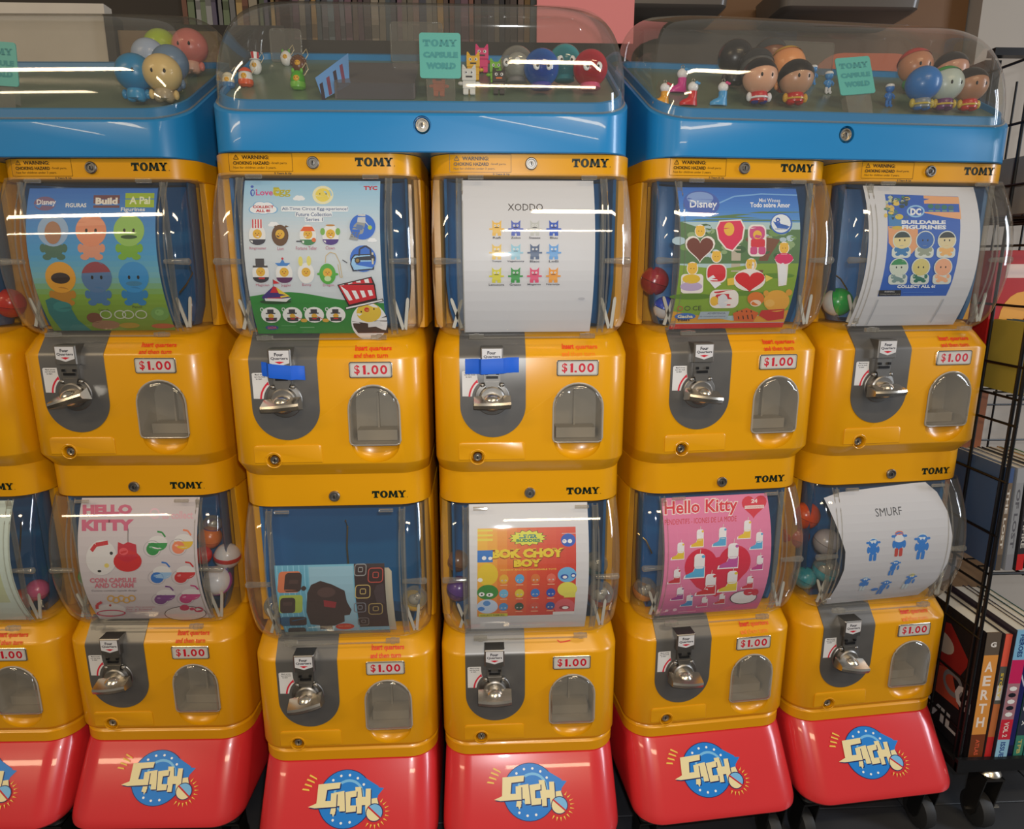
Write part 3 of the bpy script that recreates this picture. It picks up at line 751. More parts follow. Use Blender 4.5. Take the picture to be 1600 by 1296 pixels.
    c.ell(1090, 430, 96, 92, (30, 104, 206), 28); c.poly([(1025, 420), (1060, 388), (1112, 400), (1095, 470), (1050, 530), (988, 520)], (150, 154, 156)); c.convex([(1050, 395), (1058, 338), (1112, 340), (1112, 405)], (200, 204, 208)); c.convex([(1048, 412), (1098, 424), (1086, 456), (1036, 444)], (90, 120, 170))
    for i in range(3):
        for j in range(3): c.rr(1010 + i * 22 - j * 4, 466 + j * 15 + i * 3, 1024 + i * 22 - j * 4, 474 + j * 15 + i * 3, 2, (110, 112, 116))
    c.line([(1112, 395), (1140, 430)], 5, (220, 220, 200)); c.ell(1145, 436, 16, 16, (170, 200, 60), 10)
    c.ell(1090, 660, 98, 96, (30, 104, 206), 28); c.poly([(1000, 660), (1025, 628), (1165, 625), (1180, 650), (1170, 740), (1010, 752), (992, 700)], (16, 26, 50)); c.poly([(1008, 664), (1030, 638), (1145, 634), (1160, 730), (1020, 742), (1000, 700)], (150, 200, 240))
    c.line([(1060, 640), (1066, 590), (1110, 568), (1146, 590), (1150, 640)], 13, (20, 34, 70)); c.rect(1155, 615, 1168, 700, (210, 200, 170)); c.ell(1048, 673, 22, 22, (40, 36, 30), 14); c.ell(1048, 673, 13, 13, (150, 120, 50), 10)
    c.line([(935, 668), (970, 690)], 7, (60, 60, 66))
    # tent
    c.ell(420, 975, 118, 18, (24, 70, 34)); c.poly([(412, 858), (318, 940), (345, 970), (540, 960), (505, 925)], (60, 40, 120)); c.poly([(412, 858), (360, 950), (470, 950), (440, 870)], (200, 30, 46)); c.poly([(430, 866), (462, 945), (530, 935)], (230, 200, 60))
    c.poly([(340, 950), (345, 968), (500, 976), (540, 945), (470, 952)], (224, 226, 224)); c.convex([(410, 808), (462, 838), (412, 842)], (206, 30, 44)); c.line([(412, 808), (412, 862)], 4, (60, 60, 60))
    # big hat egg
    c.ell(1120, 1140, 138, 150, (236, 238, 240), 30); c.poly([(990, 1130), (1120, 1150), (1255, 1085), (1262, 1228), (1030, 1228), (1000, 1180)], (60, 40, 34)); c.ell(1120, 1062, 94, 76, (230, 196, 60), 24)
    c.ell(1105, 1040, 20, 18, (206, 40, 40), 12); c.ell(1062, 1055, 6, 8, (40, 30, 20), 8); c.ell(1160, 1035, 6, 8, (40, 30, 20), 8); c.poly([(1110, 1140), (1200, 1128), (1225, 1170), (1110, 1180)], (226, 228, 230))
    c.poly([(890, 850), (1150, 790), (1175, 850), (1188, 965), (970, 1018)], (34, 14, 20)); c.poly([(900, 856), (1144, 800), (1165, 860), (1178, 950), (975, 1000)], (206, 26, 44))
    for i in range(4):
        k0, k1 = .04 + .25 * i, .17 + .25 * i; T_ = lambda k: (900 + 244 * k, 856 - 56 * k); B_ = lambda k: (966 + 208 * k, 972 - 46 * k)
        c.convex([T_(k0), T_(k1), B_(k1), B_(k0)], (238, 238, 240))
    c.poly([(940, 1020), (1230, 955), (1236, 975), (945, 1042)], (34, 14, 20)); c.poly([(948, 1022), (1224, 962), (1228, 972), (950, 1034)], (238, 238, 240))
    for i, x in enumerate((378, 540, 705, 868)):
        c.ell(x, 1078, 74, 62, (238, 238, 236), 20); c.ringe(x - 65, 1035, 14, 16, 6, (226, 228, 226), 10); c.rect(x - 26, 1034, x + 22, 1064, (58, 56, 62)); c.rect(x - 38, 1060, x + 34, 1070, (58, 56, 62)); c.ell(x, 1086, 22, 18, (226, 170, 50), 12)
        c.poly([(x - 44, 1098), (x + 44, 1098), (x + 40, 1128), (x - 40, 1128)], (60, 56, 64)); c.ell(x, 1108, 20, 6, (196, 40, 50), 10)
        if i in (1, 2): c.line([(x + 20, 1090), (x + 80, 1118)], 5, (206, 60, 60)); c.ell(x + 85, 1122, 26, 14, (220, 170, 60), 12)
    c.ell(378, 1178, 50, 18, (40, 70, 140)); c.text('GACHA', 345, 1188, 412, 1168, (206, 80, 90), .03); c.rect(450, 1160, 560, 1164, (100, 170, 110)); c.rect(590, 1175, 700, 1180, (140, 190, 140))
def U(c, k, v):
    ta, tb, v0, ba, bb, v1 = c.fr; q = (v - v0) / (v1 - v0); w_ = 4 * q * (1 - q); a = ta + (ba - ta) * q - c.bul[0] * w_; b = tb + (bb - tb) * q - c.bul[1] * w_
    return a + (b - a) * k
def band(c, y0, y1, stops, n=20, k0=0, k1=1):
    for i in range(n):
        k = (i + .5) / n
        for (a, ca), (b, cb) in zip(stops, stops[1:]):
            if a <= k <= b: col = mix(ca, cb, (k - a) / (b - a)); break
        if i: c.lay -= 1
        a0, a1 = y0 + (y1 - y0) * i / n, y0 + (y1 - y0) * (i + 1) / n
        c.convex([(U(c, k0, a0), a0), (U(c, k1, a0), a0), (U(c, k1, a1), a1), (U(c, k0, a1), a1)], col)
def W(c, y0, y1, col): band(c, y0, y1, [(0, col), (1, col)], 1)
def p_monsters(c):
    c.fr = (280, 1252, 85, 300, 1250, 1200); W(c, 85, 1200, WHT)
    c.text('XODDO', 615, 305, 872, 255, (54, 42, 44), .0)
    cols = [(236, 190, 90), (84, 104, 190), (196, 198, 194), (30, 84, 190), (232, 196, 96), (150, 200, 220), (76, 96, 130), (96, 160, 224), (214, 206, 50), (50, 150, 66), (224, 74, 116), (236, 156, 50)]
    nm = ['Rafi', 'Zoloo', 'Steeex', 'Bluu', 'Yumyo', 'Vegetoony', 'Blacc', 'Lolli', 'Lemonora', 'Grasso', 'Magenta', 'Naranja']
    for i, q in enumerate(cols):
        x = 535 + (i % 4) * 138; y = 428 + (i // 4) * 168
        critter(c, x, y, 108, 112, q); c.text(nm[i], x - 7 * len(nm[i]), y + 78, x + 7 * len(nm[i]), y + 62, (50, 46, 56), .02)
    c.ell(1165, 940, 26, 10, (190, 190, 196), 12)
def p_bear(c):
    c.bul = (-48, -67); c.fr = (385, 1262, 147, 340, 1168, 1180)
    band(c, 147, 395, [(0, (34, 104, 196)), (.6, (54, 128, 210)), (1, (84, 150, 214))], 12)
    W(c, 395, 1180, (176, 204, 206))
    c.poly([(U(c, 0, 395), 395), (700, 350), (1000, 318), (U(c, 1, 318), 318), (U(c, 1, 690), 690), (U(c, 0, 690), 690)], (84, 122, 74))
    for i in range(46):
        x = random.uniform(400, 1240); y = random.uniform(400, 640); r = random.uniform(22, 50)
        c.lay -= 1 if i else 0; c.ell(x, y, r, r * .6, random.choice([(60, 98, 58), (112, 150, 78), (176, 200, 210), (142, 170, 120), (190, 212, 224)]), 9)
    c.poly([(780, 560), (850, 560), (845, 750), (780, 750)], (190, 180, 160)); c.poly([(1020, 500), (1140, 520), (1060, 640), (1010, 760), (950, 740), (1000, 620), (880, 520), (900, 500), (1000, 560)], (120, 74, 50))
    c.poly([(U(c, 0, 700), 700), (700, 730), (1000, 690), (U(c, 1, 690), 690), (U(c, 1, 1080), 1080), (U(c, 0, 1080), 1080)], (130, 164, 50))
    c.ell(500, 930, 160, 22, (90, 130, 40)); c.ell(1120, 780, 130, 20, (96, 140, 46)); c.ell(860, 910, 180, 18, (96, 140, 46))
    c.poly([(U(c, 0, 1040), 1040), (800, 1120), (U(c, 1, 1040), 1040), (U(c, 1, 1135), 1135), (U(c, 0, 1135), 1135)], (222, 160, 50))
    W(c, 1140, 1180, (206, 36, 32))
    c.line([(U(c, 0, 360), 360), (600, 300), (800, 210), (1000, 190), (U(c, 1, 200), 195)], 10, (120, 176, 232))
    c.ell(562, 262, 132, 92, (60, 96, 180), 30, .1); c.ell(552, 225, 96, 46, (130, 160, 214), 24); c.text('Disney', 478, 310, 676, 240, (240, 242, 246), .02)
    c.text('Mini Winnes', 985, 250, 1142, 222, (236, 240, 246), .01); c.text('Todo sobre Amor', 918, 288, 1215, 252, (240, 242, 246), .03)
    c.ell(1148, 405, 82, 76, (40, 100, 190), 26); c.ell(1146, 403, 72, 66, (232, 238, 244), 26); c.text('8', 1104, 422, 1140, 360, (20, 80, 180), .015); c.text('modelos', 1148, 424, 1196, 408, (40, 80, 150)); c.text('coleccionables', 1100, 448, 1198, 434, (40, 80, 150))
    w_ = (240, 232, 226); yw = (236, 186, 60)
    def toy(x, y, r): c.ell(x, y, r * 1.16, r * 1.36, w_, 16); c.ell(x - r * .6, y - r * .8, r * .34, r * .34, yw, 8); c.ell(x + r * .6, y - r * .8, r * .34, r * .34, yw, 8); c.ell(x, y, r, r * 1.15, yw, 16); c.ell(x - r * .3, y, r * .1, r * .1, (50, 30, 10), 6); c.ell(x + r * .3, y, r * .1, r * .1, (50, 30, 10), 6)
    heart(c, 553, 575, 218, 196, w_); toy(553, 460, 34); heart(c, 553, 578, 192, 172, (112, 50, 36))
    c.poly([(665, 440), (690, 385), (850, 375), (880, 430), (865, 520), (790, 605), (740, 590), (680, 520)], w_); c.poly([(675, 440), (698, 393), (845, 384), (868, 432), (855, 515), (788, 594), (745, 580), (690, 515)], (220, 30, 84)); c.ell(762, 445, 38, 48, yw)
    c.rr(900, 412, 1035, 640, 40, w_); c.rr(912, 424, 1025, 520, 36, (206, 70, 130)); c.ell(970, 485, 32, 32, yw); c.rr(922, 515, 1026, 575, 14, (216, 40, 60)); c.rr(918, 570, 970, 625, 16, (206, 70, 130)); c.rr(978, 570, 1032, 625, 16, (206, 70, 130))
    toy(1168, 580, 34); c.poly([(1098, 660), (1120, 622), (1215, 622), (1240, 665), (1200, 700), (1190, 850), (1130, 858), (1118, 700)], w_); c.ell(1168, 655, 68, 40, (220, 30, 100)); c.ell(1160, 770, 30, 84, (236, 236, 240))
    toy(500, 725, 36); c.rr(420, 765, 580, 905, 24, w_); c.ell(494, 855, 80, 34, (190, 170, 206)); c.ell(494, 800, 64, 34, (228, 190, 50))
    toy(672, 640, 34); c.rr(600, 690, 748, 830, 50, w_); c.rr(608, 698, 740, 820, 46, (214, 34, 50)); c.poly([(605, 800), (650, 772), (710, 840), (665, 872)], (240, 240, 244))
    toy(925, 700, 36); c.ell(915, 810, 118, 82, w_); heart(c, 918, 815, 218, 150, (216, 30, 40)); c.convex([(752, 800), (800, 792), (806, 845), (756, 850)], (232, 196, 70)); c.convex([(1030, 770), (1088, 796), (1036, 826)], (232, 210, 90))
    c.rr(628, 880, 838, 1020, 50, w_); c.poly([(660, 895), (800, 880), (780, 1000), (745, 1000), (750, 925), (690, 930), (690, 990), (660, 990)], (206, 44, 60)); c.ell(662, 965, 30, 36, yw); c.ell(725, 965, 36, 52, (220, 222, 228))
    # two plain plush toys leaning together
    c.ell(1120, 970, 96, 84, (232, 170, 60), 24); c.ell(1210, 905, 24, 24, (222, 160, 56)); c.ell(1040, 910, 20, 22, (222, 160, 56)); c.ell(1070, 985, 36, 28, (238, 186, 90)); c.poly([(1010, 1040), (1180, 1030), (1175, 1110), (1060, 1125), (990, 1080)], (200, 40, 40))
    c.ell(965, 950, 62, 52, (222, 120, 40), 20); c.ell(965, 985, 40, 26, (238, 214, 190)); c.poly([(800, 1060), (900, 1020), (990, 1060), (950, 1130), (810, 1120)], (214, 100, 40))
    for i in range(4): c.line([(830 + i * 34, 1040), (845 + i * 34, 1110)], 8, (60, 30, 20))
    c.text('CE', 508, 1035, 570, 1000, (50, 50, 30), .0); c.ringe(418, 1018, 20, 18, 5, (200, 60, 60)); c.ringe(470, 1018, 22, 18, 5, (60, 70, 50))
    c.ell(455, 1080, 76, 26, (60, 110, 190)); c.text('Gacha', 400, 1092, 510, 1068, (240, 230, 180), .03); c.logo(400, 1118, 492, 1100, (30, 34, 60))
    c.convex([(565, 1045), (775, 1045), (760, 1100), (545, 1105)], (170, 184, 196)); c.text('ADVERTENCIA', 615, 1066, 745, 1052, (60, 70, 90)); c.text('No conveniente para menores', 560, 1092, 745, 1076, (80, 90, 110))
def p_buildable(c):
    c.bul = (-79, -98); c.fr = (455, 1265, 122, 388, 1195, 1170); W(c, 122, 1170, (212, 212, 216))
    bl = (26, 92, 190)
    q = [(612, 183), (1150, 195), (1165, 300), (1176, 420), (1176, 560), (1168, 690), (1145, 830), (1112, 935), (595, 935), (618, 820), (635, 680), (640, 540), (638, 400), (630, 300)]
    c.poly(q, bl)
    c.poly([(895, 190), (1155, 198), (1180, 365), (1060, 350), (905, 320)], (236, 172, 120))
    for i in range(4): c.ell(950 + i * 50, 270 + i * 3, 22, 18, (60, 110, 120) if i % 2 else (40, 120, 100), 10); c.rect(935 + i * 50, 300, 970 + i * 50, 308, (120, 170, 120))
    for i in range(34):
        x = random.uniform(622, 780); y = random.uniform(195, 360); c.lay -= 1 if i else 0
        c.ell(x, y, random.uniform(10, 26), random.uniform(10, 24), random.choice([(60, 130, 110), (206, 176, 110), (226, 196, 90), (50, 100, 160), (190, 200, 170), (40, 70, 70)]), 8)
    c.poly([(640, 420), (740, 420), (860, 440), (865, 570), (820, 620), (700, 600), (650, 540)], (226, 160, 110)); c.poly([(640, 340), (740, 340), (740, 440), (650, 430)], (60, 130, 190)); c.ell(720, 350, 30, 20, (214, 190, 60)); c.ell(710, 430, 40, 14, (206, 176, 60))
    c.ringe(840, 308, 66, 46, 12, (150, 200, 240)); c.text('DC', 800, 338, 880, 285, (236, 240, 244), .06)
    c.text('BUILDABLE', 738, 402, 1065, 374, (232, 236, 240), .05); c.text('FIGURINES', 742, 440, 1070, 410, (232, 236, 240), .05)
    for x, y, h, b, hr in ((748, 520, (226, 210, 150), (40, 120, 180), (40, 60, 60)), (918, 520, (34, 100, 180), (150, 160, 140), None), (1080, 520, (222, 206, 160), (236, 180, 100), (30, 40, 44)),
                           (735, 718, (206, 216, 200), (120, 150, 150), (40, 140, 80)), (898, 718, (214, 200, 120), (20, 110, 90), None), (1065, 718, (236, 170, 130), (240, 176, 130), None)):
        c.ell(x, y, 70, 70, (214, 222, 214), 20); c.rr(x - 72, y + 50, x + 68, y + 128, 26, (214, 222, 214)); fig(c, x, y, 62, h, b, hr)
    c.text('COLLECT ALL 6!', 732, 873, 1018, 850, (230, 236, 240), .05); c.rect(600, 888, 765, 932, (20, 20, 26)); c.text('WARNING', 640, 906, 715, 893, (220, 220, 220)); c.text('Choking hazard small parts', 608, 926, 760, 914, (180, 180, 180))
    c.rect(780, 905, 1010, 909, (70, 130, 210)); c.line([(600, 960), (530, 1165)], 9, (176, 178, 184)); c.line([(1095, 960), (1015, 1150)], 9, (176, 178, 184))
def p_coin(c):
    c.bul = (75, 50); c.fr = (475, 1240, 105, 575, 1312, 895); W(c, 105, 895, (208, 200, 206))
    pk = (206, 96, 132)
    c.text('HELLO', 478, 193, 800, 140, pk, .07); c.text('KITTY', 470, 282, 810, 220, pk, .07)
    c.ringe(945, 190, 34, 30, 10, (232, 196, 210)); c.text('to collect', 990, 220, 1195, 178, (226, 176, 190), .03)
    def coin(x, y, s, col, lid):
        c.ringe(x - s * .05, y + s * .6, s * .95, s * .8, s * .06, (176, 170, 176)); c.ell(x + s * .55, y, s * 1.0, s * .62, (224, 222, 224), 20)
        c.convex([(x + s * .55 + s * 1.0 * math.cos(t), y + s * .05 + s * .75 * math.sin(t)) for t in [PI * i / 10 for i in range(11)]], lid)
        c.ell(x, y + s * .62, s * .68, s * .6, col, 18); c.ell(x - s * .2, y + s * .42, s * .2, s * .1, mix(col, (255, 255, 255), .4), 8)
        c.line([(x + s * .5, y - s * 1.0), (x + s * 1.0, y - s * .92), (x + s * 1.35, y - s * .5)], s * .16, col)
    for x, y, a, b in ((930, 350, (20, 140, 60), (40, 150, 70)), (1098, 342, (232, 130, 90), (226, 186, 40)), (955, 530, (20, 110, 200), (150, 190, 230)), (1110, 530, (200, 30, 40), (206, 40, 50)), (975, 690, (110, 40, 130), (120, 50, 140)), (1140, 685, (190, 40, 120), (200, 50, 130))):
        coin(x, y, 62, a, b)
    c.ell(595, 440, 100, 108, (222, 220, 222), 28, .3); c.line([(530, 395), (560, 360), (610, 352), (640, 348)], 24, (200, 30, 44)); c.ell(660, 410, 11, 10, (20, 20, 24), 10); c.ell(580, 520, 13, 8, (20, 20, 24), 10); c.ell(628, 485, 16, 14, (226, 206, 110), 10)
    c.ell(765, 460, 92, 66, (206, 24, 36), 24); c.poly([(705, 345), (740, 358), (770, 345), (822, 360), (830, 440), (760, 470), (700, 440)], (196, 16, 50)); c.line([(770, 345), (772, 270)], 5, (120, 110, 110)); c.ell(740, 400, 30, 22, (230, 80, 90))
    c.text('COIN CAPSULE', 515, 598, 818, 565, (206, 110, 130), .04); c.text('AND CHARM', 545, 635, 800, 600, (206, 110, 130), .04); c.text('Cursive combine capsule design', 525, 665, 820, 648, (90, 80, 90))
    for i in range(5): c.ringe(650 + i * 34, 715 + (i % 2) * 14, 26, 26, 9, (216, 166, 70))
    c.ell(650, 810, 96, 50, (226, 222, 224), 22); c.ringe(650, 840, 96, 32, 10, (206, 40, 90)); c.line([(560, 800), (558, 765), (590, 742)], 20, (206, 40, 60)); c.ell(645, 770, 8, 10, (180, 40, 40), 8)
    for i, t in enumerate(('Coin. Plus presents', 'for a friend', 'Capsule Charm.')): c.text(t, 750, 795 + i * 18, 935 - i * 20, 781 + i * 18, (196, 110, 130))
    c.ell(1135, 850, 132, 62, (220, 214, 216), 26); c.ringe(1135, 850, 138, 68, 6, (80, 60, 66)); c.ell(1130, 797, 32, 26, (196, 30, 90)); c.ell(1222, 815, 30, 24, (196, 30, 90)); c.ell(1178, 808, 16, 14, (206, 50, 100))
def p_brown(c):
    c.fr = (305, 1160, 598, 405, 1205, 1185); W(c, 598, 1185, (120, 184, 210))
    band(c, 598, 1185, [(0, (96, 170, 206)), (1, (104, 168, 190))], 1, 0, .30); 
    for i in range(6): c.line([(U(c, .02 + .05 * i, 600), 600), (U(c, .02 + .05 * i, 1180), 1180)], 6, (140, 200, 226))
    band(c, 612, 1180, [(0, (150, 196, 222)), (1, (150, 186, 200))], 1, .31, .71); band(c, 598, 1120, [(0, (58, 36, 38)), (1, (50, 32, 36))], 1, .72, 1)
    br = (62, 44, 44)
    c.rr(345, 640, 515, 795, 24, (214, 120, 80)); c.rr(395, 650, 525, 790, 26, br); c.rr(430, 700, 500, 730, 8, (80, 58, 56))
    c.rr(360, 815, 540, 965, 24, (170, 190, 80)); c.rr(370, 835, 485, 965, 26, br); c.rr(390, 870, 462, 900, 8, (80, 58, 56))
    c.rr(375, 1000, 560, 1090, 20, (26, 90, 130)); c.rr(440, 1005, 570, 1085, 16, br); c.rr(425, 1110, 560, 1175, 20, (70, 60, 60))
    c.poly([(575, 800), (600, 740), (670, 712), (760, 740), (860, 790), (880, 880), (915, 950), (900, 995), (860, 1000), (860, 1060), (780, 1100), (700, 1095), (600, 1080), (570, 960)], br); c.ell(545, 765, 20, 18, br)
    c.ell(720, 800, 70, 40, (86, 62, 60)); c.poly([(700, 860), (800, 880), (790, 930), (705, 915)], (150, 40, 50)); c.rect(670, 1090, 765, 1135, (60, 50, 54))
    c.ell(860, 1110, 72, 32, (206, 60, 40)); c.text('New colors', 810, 1112, 905, 1098, (236, 170, 130))
    for x, y, s, q in ((975, 640, 44, (150, 150, 150)), (1095, 680, 56, (196, 80, 70)), (1000, 800, 56, (206, 180, 110)), (980, 930, 44, (130, 130, 140)), (1100, 945, 52, (176, 150, 90)), (1005, 1060, 40, (120, 110, 110))):
        p = rrect(x - s, x + s, y - s * .9, y + s * .9, s * .4, 3); c.line(p + p[:1], 7, q); p = rrect(x - s * .35, x + s * .4, y - s * .4, y + s * .3, s * .1, 1); c.line(p + p[:1], 6, q)
    c.poly([(1085, 800), (1105, 750), (1160, 735), (1175, 900), (1110, 890)], (70, 54, 60)); W(c, 1150, 1185, (130, 130, 120))
def p_balls(c):
    c.fr = (310, 1258, 165, 330, 1256, 1138); W(c, 165, 1138, WHT)
    q = lambda k, v: 380 + 775 * k
    for i in range(24):
        for j in range(10):
            k = (i + .5) / 24; h = (j + .5) / 10
            col = mix(mix((236, 186, 60), (226, 110, 60), min(1, h * 1.6)), (206, 50, 44), min(1, max(0, h * .9 + k * .5 - .25)))
            if i or j: c.lay -= 1
            c.rect(380 + 77.6 * j, 318 + 28.2 * i, 380 + 77.6 * (j + 1), 318 + 28.2 * (i + 1), col)
    c.rect(1045, 315, 1156, 362, WHT); c.rect(380, 325, 500, 400, (226, 210, 70))
    sp = [(775 + (155 if i % 2 else 125) * math.cos(2 * PI * i / 30), 385 + (55 if i % 2 else 42) * math.sin(2 * PI * i / 30)) for i in range(30)]
    c.poly(sp, (60, 60, 30)); c.poly([(775 + (x - 775) * .94, 385 + (y - 385) * .93) for x, y in sp], (222, 222, 70)); c.text('L.EVER', 705, 388, 850, 362, (30, 120, 130), .06); c.text('BUDDIES', 685, 412, 875, 392, (40, 130, 90), .05)
    def blocky(t, x0, y0, x1, y1): c.text(t, x0 - 5, y0 + 6, x1 + 6, y1 + 4, (140, 60, 20), .075); c.text(t, x0, y0, x1, y1, (232, 206, 50), .07)
    blocky('BOK CHOY', 492, 520, 1060, 455); blocky('BOY', 665, 585, 885, 528); c.text('SQUISHY AND EXCHANGEABLE TOYS', 560, 612, 1000, 598, (236, 200, 80), .02)
    def half(x, y, rx, ry, col): c.ell(x, y, rx, ry, col, 22)
    half(1095, 405, 58, 44, (36, 90, 190)); c.ell(1065, 412, 18, 14, (240, 240, 240), 10); c.ell(1108, 412, 18, 14, (240, 240, 240), 10)
    c.rect(380, 462, 500, 545, (50, 120, 200)); c.ell(432, 515, 18, 14, (240, 240, 240), 10); c.ell(480, 518, 16, 12, (240, 240, 240), 10)
    half(462, 635, 80, 84, (226, 196, 50)); c.ell(402, 675, 20, 16, (240, 240, 240), 10)
    half(462, 775, 84, 62, (56, 136, 56)); c.ell(414, 790, 24, 18, (240, 240, 240), 12); c.ell(478, 796, 28, 16, (240, 240, 240), 12); c.ell(416, 790, 8, 8, (20, 20, 20), 8); c.ell(474, 796, 8, 8, (20, 20, 20), 8)
    half(460, 900, 84, 66, (190, 208, 232)); c.ell(412, 920, 28, 20, (60, 130, 210), 12); c.ell(455, 870, 30, 24, (80, 140, 206), 10)
    half(1085, 650, 74, 58, (110, 180, 230)); c.ell(1065, 665, 32, 20, (30, 80, 170), 12); c.ell(1135, 655, 22, 18, (30, 80, 170), 12); c.ell(1068, 667, 18, 12, (240, 240, 240), 10); c.ell(1135, 657, 14, 10, (240, 240, 240), 10)
    half(1090, 765, 78, 60, (226, 220, 90)); c.rect(1066, 790, 1156, 835, (222, 216, 90)); half(1075, 920, 82, 76, (210, 90, 100)); c.ell(1075, 926, 44, 20, (150, 30, 50), 14); c.ell(1082, 928, 26, 14, (240, 240, 240), 12)
    cols = [(226, 176, 60), (90, 170, 226), (216, 120, 60), (226, 110, 90), (110, 180, 220), (220, 200, 60), (40, 120, 206), (30, 80, 180), (60, 140, 206), (40, 76, 60), (206, 80, 60), (30, 80, 160)]
    for i, q_ in enumerate(cols): x = 588 + (i % 4) * 124; y = 672 + (i // 4) * 116; eyeball(c, x, y, 36, q_, .8); c.rect(x - 28, y + 44, x + 28, y + 50, (236, 190, 150))
    c.rect(392, 965, 622, 996, (206, 200, 60)); c.text('COLLECT THEM ALL', 405, 990, 600, 974, (60, 70, 30), .02); c.rect(985, 962, 1156, 992, (226, 226, 226))
def p_boots(c):
    c.bul = (-33, -72); c.fr = (395, 1222, 218, 380, 1200, 1112)
    W(c, 218, 1112, (228, 126, 168)); band(c, 900, 1112, [(0, (222, 118, 160)), (1, (196, 96, 150))], 8)
    for i in range(9): c.rect(420 + i * 92, 400, 422 + i * 92, 1080, (232, 140, 178)); c.lay -= 1
    c.lay += 1
    c.text('Hello Kitty', 414, 348, 998, 232, (240, 226, 220), .06); c.lay += 2; c.text('Hello Kitty', 420, 342, 992, 238, (214, 26, 56), .02)
    c.text('PENDENTIFS - ICONES DE LA MODE', 420, 384, 988, 350, (206, 40, 50), .0)
    heart(c, 1125, 290, 200, 145, (214, 30, 60)); c.text('24', 1100, 275, 1150, 250, (240, 226, 226), .04); c.rect(1050, 290, 1205, 310, (236, 220, 216)); c.text('COLECCIONABLES', 1055, 306, 1200, 294, (206, 70, 90))
    c.ell(715, 680, 132, 128, (214, 26, 66), 28); c.ell(985, 672, 134, 128, (214, 26, 66), 28); c.poly([(590, 730), (715, 640), (860, 620), (985, 640), (1112, 720), (1000, 850), (850, 950), (690, 850)], (214, 26, 66))
    for x, y, s, q, f in ((548, 570, 78, (228, 196, 50), -1), (700, 490, 78, (230, 190, 40), -1), (880, 490, 84, (80, 170, 216), -1), (1078, 450, 80, (232, 196, 50), -1), (1180, 530, 78, (80, 170, 220), -1), (1195, 690, 74, (190, 60, 140), -1), (525, 755, 74, (200, 36, 50), -1),
                          (1125, 845, 72, (206, 36, 60), -1), (560, 905, 76, (160, 50, 140), -1), (640, 975, 72, (60, 140, 200), -1), (765, 1000, 66, (214, 70, 130), -1), (905, 980, 66, (206, 50, 60), -1),
                          (700, 690, 120, (80, 176, 222), -1), (970, 630, 120, (190, 80, 160), -1), (800, 845, 120, (206, 28, 44), -1), (975, 830, 116, (228, 206, 50), -1)):
        c.line([(x, y - s * .7), (x + s * .05, y - s * 1.1)], 5, (220, 206, 200)); boot(c, x, y, s * 1.22, q, f=f)
    c.ell(1080, 975, 112, 68, (50, 34, 50), 24); c.ell(1080, 975, 105, 62, (238, 238, 240), 24); c.ell(1120, 925, 44, 32, (206, 24, 60)); c.ell(1172, 930, 30, 32, (206, 24, 60))
    c.ell(465, 1055, 14, 14, (240, 200, 216), 8); c.ell(530, 1052, 18, 16, (240, 200, 216), 8); c.rect(560, 1078, 700, 1086, (236, 170, 196)); c.text('Clip Gacha', 420, 1104, 500, 1084, (120, 90, 170))
def p_blue(c):
    c.fr = (450, 1150, 165, 372, 1150, 1012)
    pts = [(335, 200), (450, 172), (700, 155), (1000, 138), (1110, 135), (1180, 200), (1240, 330), (1275, 500), (1275, 700), (1235, 860), (1160, 990), (1000, 1000), (700, 1012), (372, 1020), (440, 700), (440, 560)]
    c.poly(pts, (208, 208, 214)); c.text('SMURF', 690, 335, 890, 282, (60, 60, 66), .0, rot=-.02)
    b = (24, 124, 214)
    def tiny(x, y, s, hat, tr=None, lean=0):
        c.ell(x, y - s * .78, s * .34, s * .2, hat, 12); c.ell(x, y - s * .55, s * .42, s * .34, b, 14); c.ell(x - s * .5, y - s * .6, s * .14, s * .1, b, 8); c.ell(x + s * .5, y - s * .6, s * .14, s * .1, b, 8)
        c.ell(x + lean * s * .2, y, s * .34, s * .42, b, 14); c.ell(x - s * .42, y, s * .14, s * .3, b, 10); c.ell(x + s * .42, y, s * .14, s * .3, b, 10)
        t = tr or b; c.rr(x - s * .32 + lean * s * .3, y + s * .3, x - s * .04 + lean * s * .3, y + s * .95, s * .1, t); c.rr(x + s * .04 + lean * s * .3, y + s * .3, x + s * .32 + lean * s * .3, y + s * .95, s * .1, t)
        c.ell(x - s * .12, y - s * .62, s * .08, s * .1, (230, 240, 250), 8); c.ell(x + s * .14, y - s * .62, s * .08, s * .1, (230, 240, 250), 8)
    pl = (206, 222, 230)
    tiny(655, 560, 88, pl); tiny(855, 530, 96, (214, 110, 90), (196, 60, 50)); c.ell(855, 490, 36, 26, (230, 232, 236)); tiny(1035, 560, 100, pl); tiny(845, 710, 66, pl, lean=-1); tiny(630, 835, 66, pl, pl); tiny(815, 880, 72, pl, lean=-1); c.ell(740, 895, 30, 14, b); tiny(1010, 840, 72, (222, 206, 80), pl, lean=-1)
def p_plain(c):
    c.fr = (0, 1000, 0, 0, 1000, 1000); W(c, 0, 1000, (206, 222, 216)); c.rect(120, 90, 900, 420, (150, 196, 210)); c.rect(120, 450, 900, 800, (196, 206, 170))

def card(b, col, upper, draw, ext, label, cat='card', gap=.0):
    """a printed card bowed behind the clear cover; ext = (x0, x1, z_top, z_bottom)"""
    c = Canvas((0, 0, 1, 1), (ext[0], ext[2], ext[1], ext[3])); draw(c)
    me = c.mesh('display_card', lambda x, z, o: (x, gl(z) + .0095 + gap + o, z - ZB), cuts=CUTS)
    me.materials.append(PRINT)
    o = obj('display_card', me); o.matrix_world = bank_m(b, CX[col], 0, ZB + (H if upper else 0))
    tag(o, label, cat, 'printed cards in the machine globes'); return o

